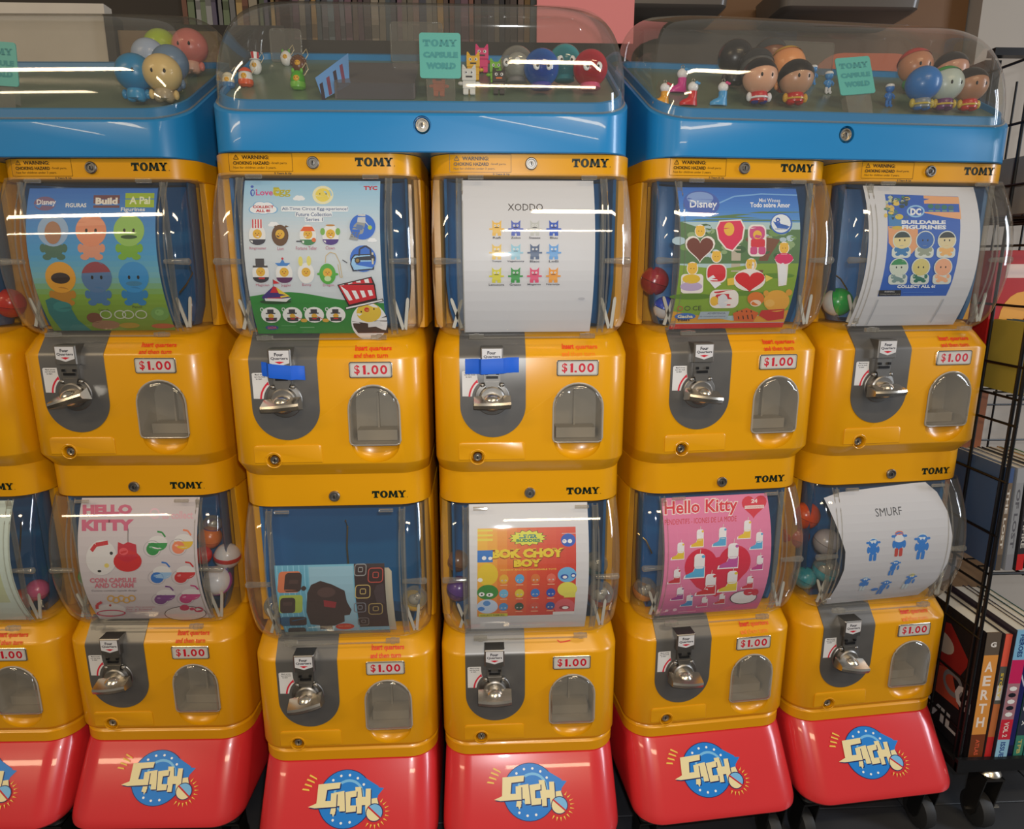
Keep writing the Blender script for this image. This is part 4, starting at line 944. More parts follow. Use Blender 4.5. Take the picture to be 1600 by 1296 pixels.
# ---------------------------------------------------------------- the room
GREYWALL = mat('back_wall_paint', (92, 84, 76), 0.8, noise=0.1, nscale=4)
PALE = mat('pale_wall', (176, 168, 158), 0.8, noise=0.08, nscale=5, bump=.3)
BROWN = mat('brown_board', (112, 78, 46), 0.6, noise=0.16, nscale=6)
PANEL = mat('greige_panel', (214, 204, 190), 0.55, noise=0.12, nscale=9, bump=.4)
DARK = mat('dark_shelf', (40, 34, 31), 0.6, noise=0.1)
PINK = mat('pink_paper', (226, 132, 130), 0.6)
TILE = mat('grey_tile', (62, 64, 68), 0.42, noise=0.2, nscale=14, bump=.3)
GROUT = mat('floor_grout', (36, 37, 40), 0.8)
structure('floor', MB().box(-3, 3, -3.5, 1.4, FZ - .05, FZ - .002), GROUT)
fl_me = None
TS = .305
for i in range(-4, 6):
    for j in range(-3, 5):
        x, y = i * TS + .07, j * TS - .05
        if fl_me is None:
            m = MB(); q = TS / 2 - .0012
            m.loft([[(-q, -q, -.004), (q, -q, -.004), (q, q, -.004), (-q, q, -.004)], [(-q, -q, -.0008), (q, -q, -.0008), (q, q, -.0008), (-q, q, -.0008)],
                    [(-q + .001, -q + .001, 0), (q - .001, -q + .001, 0), (q - .001, q - .001, 0), (-q + .001, q - .001, 0)]], False, True)
            fl_me = m.mesh('floor_tile'); fl_me.materials.append(TILE)
        o = bpy.data.objects.new('floor_tile', fl_me); COL.objects.link(o); o.location = (x, y, FZ); o['kind'] = 'structure'; o.parent = bpy.data.objects['floor']
structure('wall_back', MB().box(-3, 3, 1.40, 1.46, FZ, 2.9), GREYWALL)
structure('wall_right', MB().box(1.125, 3.0, .62, .70, FZ, 2.6), PALE)

def cname(c):
    r, g, b = c
    base = 'dark' if sum(c) < 220 else 'pale' if sum(c) > 380 else 'mid toned'
    hue = 'brown' if r > g > b and r - b > 30 else 'red' if r > g + 35 else 'green' if g >= r and g > b else 'violet' if b > g and r > g else 'blue' if b > r else 'grey'
    return base + ' ' + hue
def book_row(x0, x1, y, z, hmin, hmax, group, label, cat='book', cols=None, yaw=0, wmin=.010, wmax=.019, depth=.17, lean=0.0):
    x = x0; n = 0; nth = 'first second third fourth fifth sixth seventh eighth ninth tenth eleventh twelfth thirteenth fourteenth fifteenth sixteenth seventeenth eighteenth nineteenth twentieth'.split()
    cols = cols or [(96, 76, 68), (76, 72, 78), (112, 102, 88), (60, 50, 48), (104, 66, 54), (76, 86, 92), (124, 114, 98), (86, 60, 70), (48, 48, 56), (126, 96, 52)]
    while x < x1:
        wd = random.uniform(wmin, wmax); h = random.uniform(hmin, hmax); c = random.choice(cols)
        o = obj('comic_book', spine(wd, h, depth), [mat('cover_%d_%d_%d' % c, c, .5), PAGES, mat('spine_%d_%d_%d' % tuple(min(255, int(v * 1.25 + 12)) for v in c), tuple(min(255, int(v * 1.25 + 12)) for v in c), .5)])
        o.location = (x + wd / 2, y, z); o.rotation_euler = (0, random.uniform(-.02, .02) + lean, 0); tag(o, cname(c) + ' ' + label + (', %s from left' % nth[n] if x1 - x0 < .4 and n < 20 else ''), cat, group); x += wd + .0012; n += 1
PAGES = mat('paper_pages', (206, 198, 180), .8)
SP = {}
def spine(wd, h, depth):
    k = (round(wd, 3), round(h, 2), depth)
    if k in SP:
        me = SP[k].copy(); me.materials.clear(); return me
    m = MB(); w2 = k[0] / 2; h = k[1]; t = min(.0012, w2 * .3)
    m.mi = 0; m.box(-w2, -w2 + t, 0, depth, 0, h); m.box(w2 - t, w2, 0, depth, 0, h)
    m.mi = 2; m.box(-w2, w2, -.001, .0005, 0, h)
    m.mi = 1; m.box(-w2 + t, w2 - t, .0006, depth - .002, .002, h - .002)
    m.mi = 0; m.box(-w2 - .0001, w2 + .0001, -.0012, -.0005, h * .1, h * .32); m.box(-w2 - .0001, w2 + .0001, -.0012, -.0005, h * .8, h * .9)
    me = bpy.data.meshes.new('comic_book'); me.from_pydata(m.v, [], m.f)
    for p, i in zip(me.polygons, m.m): p.material_index = i
    me.update(); SP[k] = me
    c = me.copy(); return c

def gen_shelf():
    e = tag(bpy.data.objects.new('wall_shelf', None), 'dark wooden comic shelving behind the middle topper', 'shelf'); COL.objects.link(e); e.location = (-.21, .92, FZ)
    for z in (1.43, 1.585, 1.66, 1.86): obj('shelf_board', MB().box(-.42, .62, -.08, .22, z - FZ - .02, z - FZ), DARK, e)
    obj('shelf_board', MB().box(-.42, .62, -.085, -.075, 1.585 - FZ, 1.64 - FZ), DARK, e)
    for x in (-.43, .62): obj('upright', MB().box(x, x + .02, -.08, .24, 0, 2.3 - FZ), DARK, e)
    obj('shelf_back', MB().box(-.42, .62, .22, .24, 1.2 - FZ, 2.3 - FZ), DARK, e)
gen_shelf()
book_row(-.60, .36, .88, 1.662, .12, .16, 'comics on the top wall shelf', 'comic standing in the upper row behind the middle dome', 'comic')
book_row(-.60, .36, .88, 1.432, .11, .135, 'comics on the lower wall shelf', 'comic standing in the lower row behind the middle dome', 'comic')
tag(obj('pink_sheet', MB().box(.118, .316, .500, .502, 1.562, 1.80).mesh('pink_sheet', 0), PINK), 'plain pink paper sheet hanging above the middle dome', 'paper').location = (0, 0, 0)
# greige wooden panel and brown board behind the left dome
tag(obj('wooden_panel', MB().box(-1.45, -.735, .50, .53, FZ, 1.622), PANEL), 'pale greige marked panel standing behind the left dome', 'panel')
tag(obj('edge_post', MB().box(-.733, -.716, .49, .53, FZ, 1.60), DARK), 'dark edge post between pale panel and brown board', 'post')
tag(obj('brown_board', MB().box(-.714, -.52, .50, .525, FZ, 1.575), mat('tan_board', (128, 104, 74), .6, noise=.08)), 'tan board leaning behind the left dome figurines', 'board')
tag(obj('leaning_comics_board', MB().box(-.70, -.45, .74, .77, FZ, 1.66), DARK), 'dark bin front holding the comics behind the left dome', 'bin')
book_row(-.69, -.47, .78, 1.56, .17, .21, 'comics standing behind the left dome', 'comic upright behind the left dome', 'comic', cols=[(110, 100, 84), (60, 54, 70), (130, 104, 60), (74, 84, 60), (80, 46, 32), (110, 108, 106)])
# dark and brown things behind the right dome
tag(obj('brown_cabinet', MB().box(.34, 1.12, .66, .72, FZ, 2.1), BROWN), 'brown wooden board filling the wall behind the right dome', 'board')
m = MB(); m.box(.36, .70, .60, .64, FZ, 1.62)
tag(obj('dark_panel', m, mat('dark_grey_panel', (62, 56, 52), .5, noise=.25, nscale=22)), 'dark mottled panel behind the left half of the right dome', 'panel')
m = MB(); m.loft([[(x, y, z) for x, z in rrect(.70, .95, FZ, 1.555, .07, 8)] for y in (.52, .55)])
tag(obj('orange_board', m, mat('orange_card', (196, 96, 54), .5)), 'rounded orange board seen through the right dome', 'panel')
for x0, x1, lab in ((.24, .515, 'clear plastic tray hanging above the left part of the right dome'), (.62, .92, 'grey plastic tray hanging above the right part of the right dome')):
    m = MB(); z = 1.632
    m.loft([[(x, y, z + dz) for x, y, _ in [(a, b_, 0) for a, b_ in rrect(x0 + s, x1 - s, .50 + s, .66 - s, .02)]] for s, dz in ((.012, 0), (.004, .006), (0, .05), (.003, .05), (.008, .008))], True, True)
    tag(obj('plastic_tray', m, mat('smoky_tray', (96, 88, 80), .3)), lab, 'tray', 'trays above the right dome')

# ---------------------------------------------------------------- wire rack on the right
RX, RY = .886, .048
rk = bpy.data.objects.new('wire_rack', None); COL.objects.link(rk); rk.location = (RX, RY, FZ)
tag(rk, 'black wire book rack on casters standing at the right edge', 'rack')
RZ = lambda z: z - FZ
TOP = 1.47
for i, y in enumerate((0, .012, .09, .18, .27, .36)):
    obj('upright_wire', MB().tube([(0, y, RZ(.205)), (0, y, RZ(TOP if i > 2 else 1.52))], .0032 if i < 2 else .0028, 8), BWIRE, rk)
z = .27
while z < TOP:
    obj('side_wire', MB().tube([(-.001, -.004, RZ(z)), (-.001, .37, RZ(z))], .0023, 6), BWIRE, rk); z += .098
obj('top_rail', MB().box(-.006, .40, .17, .19, RZ(TOP), RZ(TOP) + .012), BWIRE, rk)
obj('corner_post', MB().box(.0, .03, .20, .24, RZ(.2), RZ(TOP)), BLACK, rk)
obj('bottom_tray', MB().box(-.012, .42, -.012, .38, RZ(.196), RZ(.214)), BLACK, rk)
obj('bottom_lip', MB().box(-.012, .42, -.014, -.006, RZ(.196), RZ(.222)), BLACK, rk)
for zs in (.592, .905, 1.20):
    for y in (0, .03, .06, .09, .12, .15, .18, .24, .30): obj('shelf_wire', MB().tube([(0, y, RZ(zs)), (.42, y, RZ(zs))], .0028 if y == 0 else .0016, 6), BWIRE, rk)
    for x in (.0, .06, .12, .18): obj('shelf_brace', MB().tube([(x, 0, RZ(zs) - .003), (x, .34, RZ(zs) - .003)], .0022, 6), BWIRE, rk)
for zs in (.66, .74, .82, .99, 1.08): obj('back_wire', MB().tube([(0, .34, RZ(zs)), (.42, .34, RZ(zs))], .0022, 6), BWIRE, rk)
for x in (.05, .11, .17, .23): obj('back_wire', MB().tube([(x, .34, RZ(.22)), (x, .34, RZ(TOP))], .0022, 6), BWIRE, rk)
cm, hm, pm = MB(), MB(), MB(); zc = .196 - FZ; r = .034; ax = .010
pm.zlathe((.062, .0, zc - .014), [(.018, 0), (.021, .004), (.017, .011), (.011, .014)])
for s in (-1, 1): cm.loft([[(.062 + s * .017 + d, y, z) for y, z in ((-.020, zc - .014), (.022, zc - .014), (ax + .016, r), (ax + .007, r - .010), (ax - .007, r - .010), (ax - .014, r))] for d in (-.0013, .0013)])
cm.box(.044, .080, -.020, .022, zc - .018, zc - .014); pm.tube([(.038, ax, r), (.104, ax, r)], .003, 8)
hm.loft([[(.062 + dx, ax + q * r * math.cos(2 * PI * i / 24), r + q * r * math.sin(2 * PI * i / 24)) for i in range(24)] for dx, q in ((-.013, .72), (-.011, .95), (0, 1), (.011, .95), (.013, .72))])
k = obj('caster', cm, mat('dark_steel', (70, 68, 66), .4, metal=.8), rk); obj('wheel', hm, RUBBER, k); obj('swivel', pm, CHROME, k)

def volume(name, x, y, z, wd, h, d, spinec, label, cat, group, prints=None, coverc=(30, 28, 30), rz=0.0, tilt=0.0):
    """a book or disc case standing upright: pages, two covers and a spine with its print"""
    e = empty(name, Matrix.Translation((x, y, z)) @ Matrix.Rotation(rz, 4, 'Z') @ Matrix.Rotation(tilt, 4, 'Y'), label, cat, group)
    t = .0011
    m = MB(); m.box(-wd / 2, -wd / 2 + t, 0, d, 0, h); m.box(wd / 2 - t, wd / 2, 0, d, 0, h); obj('cover', m, mat('cover_%d_%d_%d' % coverc, coverc, .35), e)
    obj('pages', MB().box(-wd / 2 + t, wd / 2 - t, .001, d - .003, .002, h - .0015), PAGES, e)
    obj('spine', MB().loft([[(-wd / 2, .002, zz), (-wd / 2 * .7, -.0012, zz), (wd / 2 * .7, -.0012, zz), (wd / 2, .002, zz)] for zz in (0, h)]), mat('spine_%d_%d_%d' % spinec, spinec, .32), e)
    if prints:
        c = Canvas((0, 0, 1, 1), (-wd / 2 * .96, h, wd / 2 * .96, 0), step=.00003); prints(c)
        obj('spine_print', c.mesh('spine_print', lambda a, b, o: (a, o - .0013 - (0.0), b), base=0), PRINTG, e)
    return e
def vtext(c, t, x0, x1, ytop, ybot, col, bold=.03):
    """lettering that runs down the spine (drawn turned a quarter)"""
    vs, fs = text_polys(t, bold); q = [c.P((x0 + (x1 - x0) * b, ytop + (ybot - ytop) * a)) for a, b in vs]; c._put(q, [tuple(f) for f in fs], col)
by = RY - .002
def sp_orange(c):
    c.rect(0, 0, 1, .17, (96, 84, 72)); c.rect(0, .17, 1, .80, (222, 150, 70)); c.rect(0, .80, 1, 1, (120, 60, 30)); c.text('G', .35, .11, .75, .07, (230, 226, 220), .04)
    for a, y in zip('AERTH', (.22, .33, .44, .55, .66)): c.text(a, .2, y + .08, .75, y, (240, 226, 214), .03)
    vtext(c, 'ATLAS', .35, .65, .84, .97, (210, 90, 60))
def sp_red(c):
    c.rect(0, 0, 1, .25, (226, 92, 70)); c.rect(0, .25, 1, .55, (90, 90, 84)); c.rect(.1, .40, .9, .52, (214, 210, 206)); c.rect(0, .55, 1, .82, (190, 110, 60)); c.rect(0, .82, 1, 1, (196, 40, 40)); vtext(c, 'STORY', .3, .7, .30, .50, (226, 196, 70))
def sp_blue(c):
    c.rect(0, 0, 1, .22, (130, 186, 222)); c.rect(0, .22, 1, .40, (206, 36, 96)); c.rect(0, .40, 1, .68, (170, 120, 130)); c.rect(0, .68, 1, .84, (206, 40, 60)); c.rect(0, .84, 1, 1, (150, 200, 226))
    vtext(c, 'HEROES', .3, .7, .03, .20, (30, 60, 120)); vtext(c, 'VOL 2', .3, .7, .70, .82, (236, 220, 210)); vtext(c, 'ISSUE', .3, .7, .86, .98, (40, 70, 140))
    for i in range(5): c.ell(.5, .44 + .05 * i, .32, .018, ((236, 236, 236), (30, 30, 40))[i % 2], 8)
def sp_navy(c): c.rect(0, 0, 1, 1, (28, 30, 96)); c.line([(.2, .35), (.8, .42)], .03, (200, 200, 220)); c.rect(0, .9, 1, 1, (20, 22, 60))
def sp_green(c):
    c.rect(0, 0, 1, .22, (60, 140, 120)); c.rect(0, .22, 1, .82, (46, 52, 70)); c.rect(0, .82, 1, 1, (60, 130, 110)); vtext(c, 'CLASSIC', .3, .7, .02, .2, (220, 210, 110)); c.ell(.5, .6, .36, .03, (226, 226, 226), 10); vtext(c, 'X', .3, .7, .70, .74, (230, 230, 230)); vtext(c, 'TPB', .3, .7, .85, .97, (190, 180, 110))
g = 'comic volumes on the rack bottom'
def cover_print(e, d, h):
    c = Canvas((0, 0, 1, 1), (.0, h, d, 0), step=.00003)
    c.rect(.0, .0, 1, 1, (34, 32, 34)); c.poly([(.1, .2), (.5, .12), (.85, .3), (.7, .5), (.3, .48)], (150, 40, 36)); c.poly([(.2, .55), (.6, .45), (.8, .7), (.4, .72)], (170, 70, 50)); c.ell(.4, .3, .2, .08, (190, 170, 150)); c.ringe(.65, .55, .16, .1, .04, (120, 116, 116))
    c.text('EVIL', .12, .92, .80, .80, (196, 190, 186), .03); c.text('G', .7, .68, .95, .50, (196, 190, 186), .04)
    obj('cover_print', c.mesh('cover_print', lambda a, b, o: (-.0152 + o, d - a, b), base=0.0004), PRINTG, e)
e = volume('comic_volume', RX + .028, by, .216, .028, .262, .17, (110, 90, 70), 'thick orange and brown comic volume with EVIL cover, leftmost on rack bottom', 'book', g, sp_orange, tilt=-.015)
cover_print(e, .17, .262)
volume('comic_volume', RX + .052, by, .216, .013, .258, .17, (206, 90, 70), 'red and grey comic volume right of the orange one', 'book', g, sp_red, (70, 60, 60))
volume('comic_volume', RX + .074, by - .004, .216, .024, .268, .17, (150, 190, 220), 'light blue and crimson comic volume with dotted spine', 'book', g, sp_blue, (60, 50, 60))
volume('comic_volume', RX + .093, by, .216, .012, .266, .17, (28, 30, 90), 'plain navy comic volume between light blue and green ones', 'book', g, sp_navy, (24, 26, 60))
volume('comic_volume', RX + .110, by, .216, .018, .264, .17, (60, 130, 110), 'green and slate comic volume with yellow lettering', 'book', g, sp_green, (30, 60, 60))
volume('comic_volume', RX + .130, by, .216, .016, .262, .17, (60, 150, 150), 'teal comic volume at the right frame edge of the rack bottom', 'book', g, None, (30, 90, 90))
for i in range(7):
    o = obj('magazine', MB().box(0, .20, 0, .15, 0, .0055), [mat('mag_%d' % (i % 3), [(176, 170, 160), (150, 150, 156), (60, 70, 90)][i % 3], .5)])
    o.matrix_world = Matrix.Translation((RX + .012 + .006 * (i % 3), by + .205, .216 + i * .0062)) @ Matrix.Rotation(.0, 4, 'Z')
    tag(o, 'magazine lying in the flat pile at the back of rack bottom', 'magazine', 'magazines lying behind the comic volumes')
def dvd(c, top, mid, bot, t, tc): c.rect(0, 0, 1, .14, top); c.rect(0, .14, 1, .84, mid); c.rect(0, .84, 1, 1, bot); vtext(c, t, .25, .75, .2, .78, tc, .03)
g = 'disc cases on the rack middle shelf'
for i, (wd, cc, lab, args, tl) in enumerate(((.010, (70, 90, 120), 'disc case with blue top, leftmost on the middle rack shelf', ((70, 90, 130), (116, 100, 84), (90, 80, 70), 'THE LOST', (206, 200, 190)), .03),
        (.014, (150, 152, 156), 'light grey disc case in clear sleeve', ((150, 152, 156), (140, 142, 146), (130, 130, 136), 'OF LOST', (90, 90, 96)), .04),
        (.013, (50, 48, 50), 'black disc case with red top and bottom bands', ((190, 50, 50), (52, 50, 54), (190, 40, 40), 'THE EMPIRE', (180, 176, 170)), .05),
        (.012, (60, 58, 56), 'dark slim disc case with grey lettering', ((90, 90, 90), (66, 62, 60), (60, 56, 50), 'HUNTER', (160, 160, 160)), .05),
        (.015, (176, 130, 80), 'orange and cream disc case', ((196, 180, 140), (190, 120, 60), (140, 120, 90), 'SAVAGE', (240, 226, 190)), .06),
        (.015, (60, 110, 70), 'green disc case near the right frame edge', ((180, 60, 80), (70, 120, 80), (60, 90, 60), 'ISLAND', (226, 226, 210)), .06))):
    volume('disc_case', RX + .014 + i * .0195, by + .006, .5965, wd, .188, .135, cc, lab, 'disc case', g, lambda c, a=args: dvd(c, *a), cc, tilt=-tl)
# upper shelf: red box, comics; top shelf pale boxes
g = 'boxes on the rack upper shelves'
def bx(name, x0, x1, y0, y1, z0, z1, col, lab, cat='box', pr=None):
    e = empty(name, Matrix.Translation((x0, y0, z0)), lab, cat, g)
    obj('box_body', MB().loft([[(q, q, zz), (x1 - x0 - q, q, zz), (x1 - x0 - q, y1 - y0 - q, zz), (q, y1 - y0 - q, zz)] for q, zz in ((.001, 0), (0, .001), (0, z1 - z0 - .001), (.001, z1 - z0))]), mat('box_%d_%d_%d' % col, col, .45, noise=.12, nscale=20), e)
    if pr:
        c = Canvas((0, 0, 1, 1), (0, z1 - z0, x1 - x0, 0), step=.00004); pr(c); obj('box_print', c.mesh('box_print', lambda a, b, o: (a, o, b), base=.0002), PRINT, e)
def pr_red(c): c.rect(.1, .1, .9, .2, (226, 200, 190)); c.ell(.3, .5, .2, .2, (226, 160, 60)); c.rect(.5, .6, .9, .66, (210, 190, 180)); c.rect(.5, .72, .86, .77, (210, 180, 160))
bx('red_box', RX + .01, RX + .20, .16, .30, .91, 1.145, (176, 30, 30), 'red printed box standing on the upper rack shelf', 'box', pr_red)
bx('orange_box', RX + .01, RX + .16, .32, .36, .60, .86, (150, 86, 48), 'orange brown box at the back of the middle rack shelf')
bx('brown_box', RX - .0 + .03, RX + .20, .30, .36, .24, .50, (116, 88, 60), 'brown cardboard box behind the comic volumes')
bx('pale_box', RX + .03, RX + .2, .10, .30, 1.205, 1.30, (150, 140, 128), 'pale grey box lying on the top rack shelf')
for i, cc in enumerate(((170, 150, 60), (80, 110, 120), (150, 60, 50), (90, 90, 96))):
    o = obj('comic_book', spine(.012, .12, .16), [mat('cv%d' % i, cc, .5), PAGES, mat('cvs%d' % i, cc, .5)]); o.location = (RX + .02 + i * .03, .07, .907); tag(o, 'small %s comic standing at the front of the upper rack shelf' % ('ochre', 'slate blue', 'brick red', 'grey')[i], 'comic', 'comics on the upper rack shelf')

# ---------------------------------------------------------------- machines, pedestals and toppers
for b, c, lab in (('L', '1', 'red pedestal cut by the left frame edge'), ('L', '2', 'red pedestal with orange sheen, second from the left'), ('M', '1', 'red pedestal under the machine with the brown toy card'),
                  ('M', '2', 'red pedestal under the machine with the orange ball toy card'), ('R', '1', 'red pedestal under the machine with the pink boot card'), ('R', '2', 'red pedestal nearest the wire book rack')):
    pedestal(b, c, lab)
machine('L', '1', False, 'lower yellow capsule machine cut by the left frame edge', .1)
machine('L', '1', True, 'upper yellow capsule machine, mere strip at the left frame edge', .1)
machine('L', '2', False, 'lower yellow machine with the white and pink coin capsule card', .10)
machine('L', '2', True, 'upper yellow machine with the blue-green figurines card', .30)
machine('M', '1', False, 'lower yellow machine with the small brown monster card on blue', .22)
machine('M', '1', True, 'upper yellow machine with the circus egg card and blue tape', .08)
machine('M', '2', False, 'lower yellow machine with the orange ball toy sheet', .0, 0)
machine('M', '2', True, 'upper yellow machine with the white monster grid sheet and blue tape', .02, 1)
machine('R', '1', False, 'lower yellow machine with the pink boots card', -.10, 1)
machine('R', '1', True, 'upper yellow machine with the bear and hearts card', -.14)
machine('R', '2', False, 'lower yellow machine with the white sheet of small blue figures', -.16, 1)
machine('R', '2', True, 'upper yellow machine with the blue BUILDABLE FIGURINES sheet', .03)
topper('L', 'blue tray with clear dome, cut by the left frame edge')
topper('M', 'blue tray with clear dome in the middle, below pink paper')
topper('R', 'blue tray with clear dome beside the black wire rack')

card('L', '2', True, p_figurines, (-.092, .097, .7365, .525), 'blue to green card with six round-headed figurines')
card('M', '1', True, p_circus, (-.097, .093, .7415, .525), 'pale blue and green circus card with eggs and a striped hat')
card('M', '2', True, p_monsters, (-.101, .089, .7430, .525), 'white sheet with a grid of twelve small monsters')
card('R', '1', True, p_bear, (-.108, .082, .7370, .525), 'park scene card with hearts, TODO SOBRE AMOR heading')
card('R', '2', True, p_buildable, (-.115, .076, .7430, .525), 'white sheet with blue BUILDABLE FIGURINES print')
card('L', '1', False, p_plain, (-.088, .110, .7440, .527), 'pale card at the left frame edge, lower machine')
card('L', '2', False, p_coin, (-.089, .105, .7470, .527), 'white card with pink lettering and coin capsules')
card('M', '1', False, p_brown, (-.094, .077, .6640, .527), 'short blue card with brown square-headed toy shapes')
card('M', '2', False, p_balls, (-.099, .092, .7480, .527), 'white sheet with orange print of round eyed ball toys')
card('R', '1', False, p_boots, (-.107, .080, .7430, .527), 'pink card with colourful charm boots and hearts')
card('R', '2', False, p_blue, (-.100, .078, .7400, .527), 'white curling sheet with seven small blue figures')
m = MB(); rg = []
for z in (.53, .56, .60, .635, .649, .655):
    x1 = .0875 if z < .65 else .083
    rg.append([(.060, gl(z) + .0125, z - ZB), (x1, gl(z) + .0125, z - ZB), (x1, gl(z) + .0135, z - ZB), (.060, gl(z) + .0135, z - ZB)])
m.loft(rg); o = obj('cardboard_tag', m, mat('cream_card', (196, 186, 164), .6)); o.matrix_world = bank_m('M', CX['1'], 0, ZB); tag(o, 'cream cardboard strip behind the brown toy card', 'cardboard')

# blue painter's tape over two coin slots
TAPE = mat('blue_tape', (14, 92, 206), .55, noise=.1, nscale=30)
def tape(b, c, pts, wz, label):
    m = MB(); rg = []
    for x, z, y in pts: rg.append([(x, y, Z(z) - wz), (x, y - .0012, Z(z) - wz * .3), (x, y - .0003, Z(z) + wz * .4), (x, y, Z(z) + wz), (x, y + .0004, Z(z) + wz), (x, y + .0004, Z(z) - wz)])
    m.loft(rg); o = obj('tape_strip', m, TAPE); o.matrix_world = bank_m(b, CX[c], 0, ZB + H); return tag(o, label, 'tape', "strips of blue painter's tape")
tape('M', '1', [(-.090, .4755, -.0022), (-.082, .4747, -.0045), (-.077, .474, -.0128), (-.066, .4728, -.0131), (-.055, .4717, -.0129), (-.045, .4706, -.0128), (-.040, .470, -.0060), (-.032, .469, -.0026), (-.0275, .4685, -.0022)], .0105, 'blue tape strip sloping down over the coin slot above the brown toy machine')
tape('M', '2', [(-.1005, .476, -.0022), (-.090, .4764, -.0030), (-.080, .4768, -.0060), (-.0765, .477, -.0128), (-.062, .4775, -.0132), (-.048, .478, -.0129), (-.0435, .4782, -.0128), (-.038, .4782, -.0060), (-.026, .478, -.0024), (-.0200, .478, -.0022)], .0115, 'level blue tape strip over the coin slot of the monster grid machine')

# ---------------------------------------------------------------- capsules lying inside the globes
def capsule(b, c, upper, x, z, r, top, bottom, label, y=.055, tilt=.3, band=None, clear=True):
    e = empty('toy_capsule', bank_m(b, CX[c], 0, 0) @ Matrix.Translation((x, y, z + (H if upper else 0))) @ Matrix.Rotation(tilt, 4, 'Y') @ Matrix.Rotation(tilt * .7, 4, 'X'), label, 'capsule', 'toy capsules in the machine globes')
    def half(sgn, rr):
        m = MB(); return m.ell((0, 0, sgn * .0004), rr, 24, 8, 0 if sgn > 0 else -PI / 2, PI / 2 if sgn > 0 else 0)
    T_ = CAPC if top == 'clear' else mat('cap_%d_%d_%d' % top, top, .25, coat=.3)
    B_ = CAPC if bottom == 'clear' else mat('cap_%d_%d_%d' % bottom, bottom, .25, coat=.3)
    obj('capsule_lid', half(1, r), T_, e); obj('capsule_cup', half(-1, r * .985), B_, e)
    if band: obj('capsule_band', MB().zlathe((0, 0, 0), [(r * 1.0, -.004), (r * 1.03, -.003), (r * 1.03, .003), (r * 1.0, .004)]), mat('cap_%d_%d_%d' % band, band, .3), e)
    if top == 'clear':
        t = MB().ell((0, .002, -r * .2), (r * .5, r * .4, r * .4), 12, 8); t.ell((r * .2, 0, r * .25), (r * .3, r * .3, r * .32), 10, 6)
        obj('small_toy', t, mat('cap_%d_%d_%d' % ((200, 190, 170) if bottom != (200, 190, 170) else (90, 90, 90)), (200, 190, 170), .4), e)
    return e
capsule('R', '1', True, -.121, .598, .0225, (168, 30, 44), (150, 24, 40), 'red capsule behind the left ribs of the hearts machine', .058)
capsule('R', '1', True, -.106, .556, .018, (34, 70, 190), (200, 200, 200), 'blue capsule below the red one in the hearts machine', .048)
capsule('R', '2', True, -.113, .562, .0235, (30, 160, 66), (212, 216, 212), 'green and white capsule low in the BUILDABLE FIGURINES machine', .055, 1.2)
capsule('L', '1', True, .128, .565, .023, (206, 50, 34), (190, 44, 30), 'orange red capsule at the left frame edge', .06)
capsule('L', '1', False, .100, .566, .0185, (206, 90, 130), (200, 80, 120), 'pink capsule at the left frame edge, lower machine', .05)
capsule('L', '1', False, .076, .552, .018, (206, 84, 56), (190, 70, 50), 'orange capsule beside the pink one, lower left machine', .045)
capsule('L', '2', False, .108, .583, .0245, (214, 214, 218), (130, 40, 150), 'white capsule with purple lid right of the coin card', .045, PI - .2, (150, 50, 160))
capsule('L', '2', False, .122, .622, .0225, (216, 214, 214), (206, 206, 206), 'white capsule with red band above the purple lidded one', .062, .15, (190, 36, 40))
capsule('L', '2', False, .089, .652, .0205, (216, 110, 40), (206, 100, 36), 'orange capsule high at the right of the coin card', .075)
capsule('L', '2', False, .084, .628, .0155, (206, 26, 30), (190, 24, 30), 'small red capsule below the orange one by the coin card', .052)
capsule('L', '2', False, .094, .675, .0165, 'clear', (120, 90, 130), 'clear capsule topmost in the pile by the coin card', .078)
capsule('L', '2', False, -.113, .590, .023, (90, 160, 50), (200, 202, 196), 'green and white capsule left of the coin card', .055, .4)
capsule('M', '2', False, -.119, .583, .0215, (88, 50, 130), (70, 36, 110), 'purple capsule left of the orange ball toy sheet', .055)
capsule('M', '2', False, -.121, .625, .019, (130, 84, 50), (110, 66, 40), 'brown capsule above the purple one', .075)
capsule('M', '2', False, .123, .570, .0235, 'clear', (140, 60, 60), 'clear capsule right of the orange ball toy sheet', .05)
capsule('M', '2', False, .118, .615, .0215, 'clear', (60, 100, 104), 'clear and grey green capsule above the clear one', .072)
capsule('M', '1', False, .116, .570, .0215, 'clear', (216, 176, 60), 'clear and yellow capsule right of the brown toy card', .05)
capsule('M', '1', False, -.117, .562, .020, 'clear', (130, 130, 110), 'clear capsule left of the brown toy card', .05)
capsule('R', '1', False, -.116, .562, .021, 'clear', (190, 120, 60), 'clear and tan capsule left of the pink boots card', .05)
capsule('R', '2', False, -.122, .677, .0245, (216, 74, 24), (206, 66, 20), 'orange capsule topmost left of the small blue figures sheet', .068)
capsule('R', '2', False, -.128, .632, .0245, (216, 84, 28), (200, 66, 20), 'second orange capsule left of the small blue figures sheet', .085)
capsule('R', '2', False, -.093, .635, .0235, (168, 160, 158), (156, 150, 150), 'frosted grey capsule left of the small blue figures sheet', .042)
capsule('R', '2', False, -.090, .583, .0235, 'clear', (50, 150, 160), 'clear and teal capsule left of the small blue figures sheet', .040)
capsule('R', '2', False, -.123, .563, .0200, (40, 140, 150), (40, 130, 140), 'teal capsule lowest left of the small blue figures sheet', .050)
WIREM = mat('brass_wire', (150, 120, 70), .3, metal=.9)
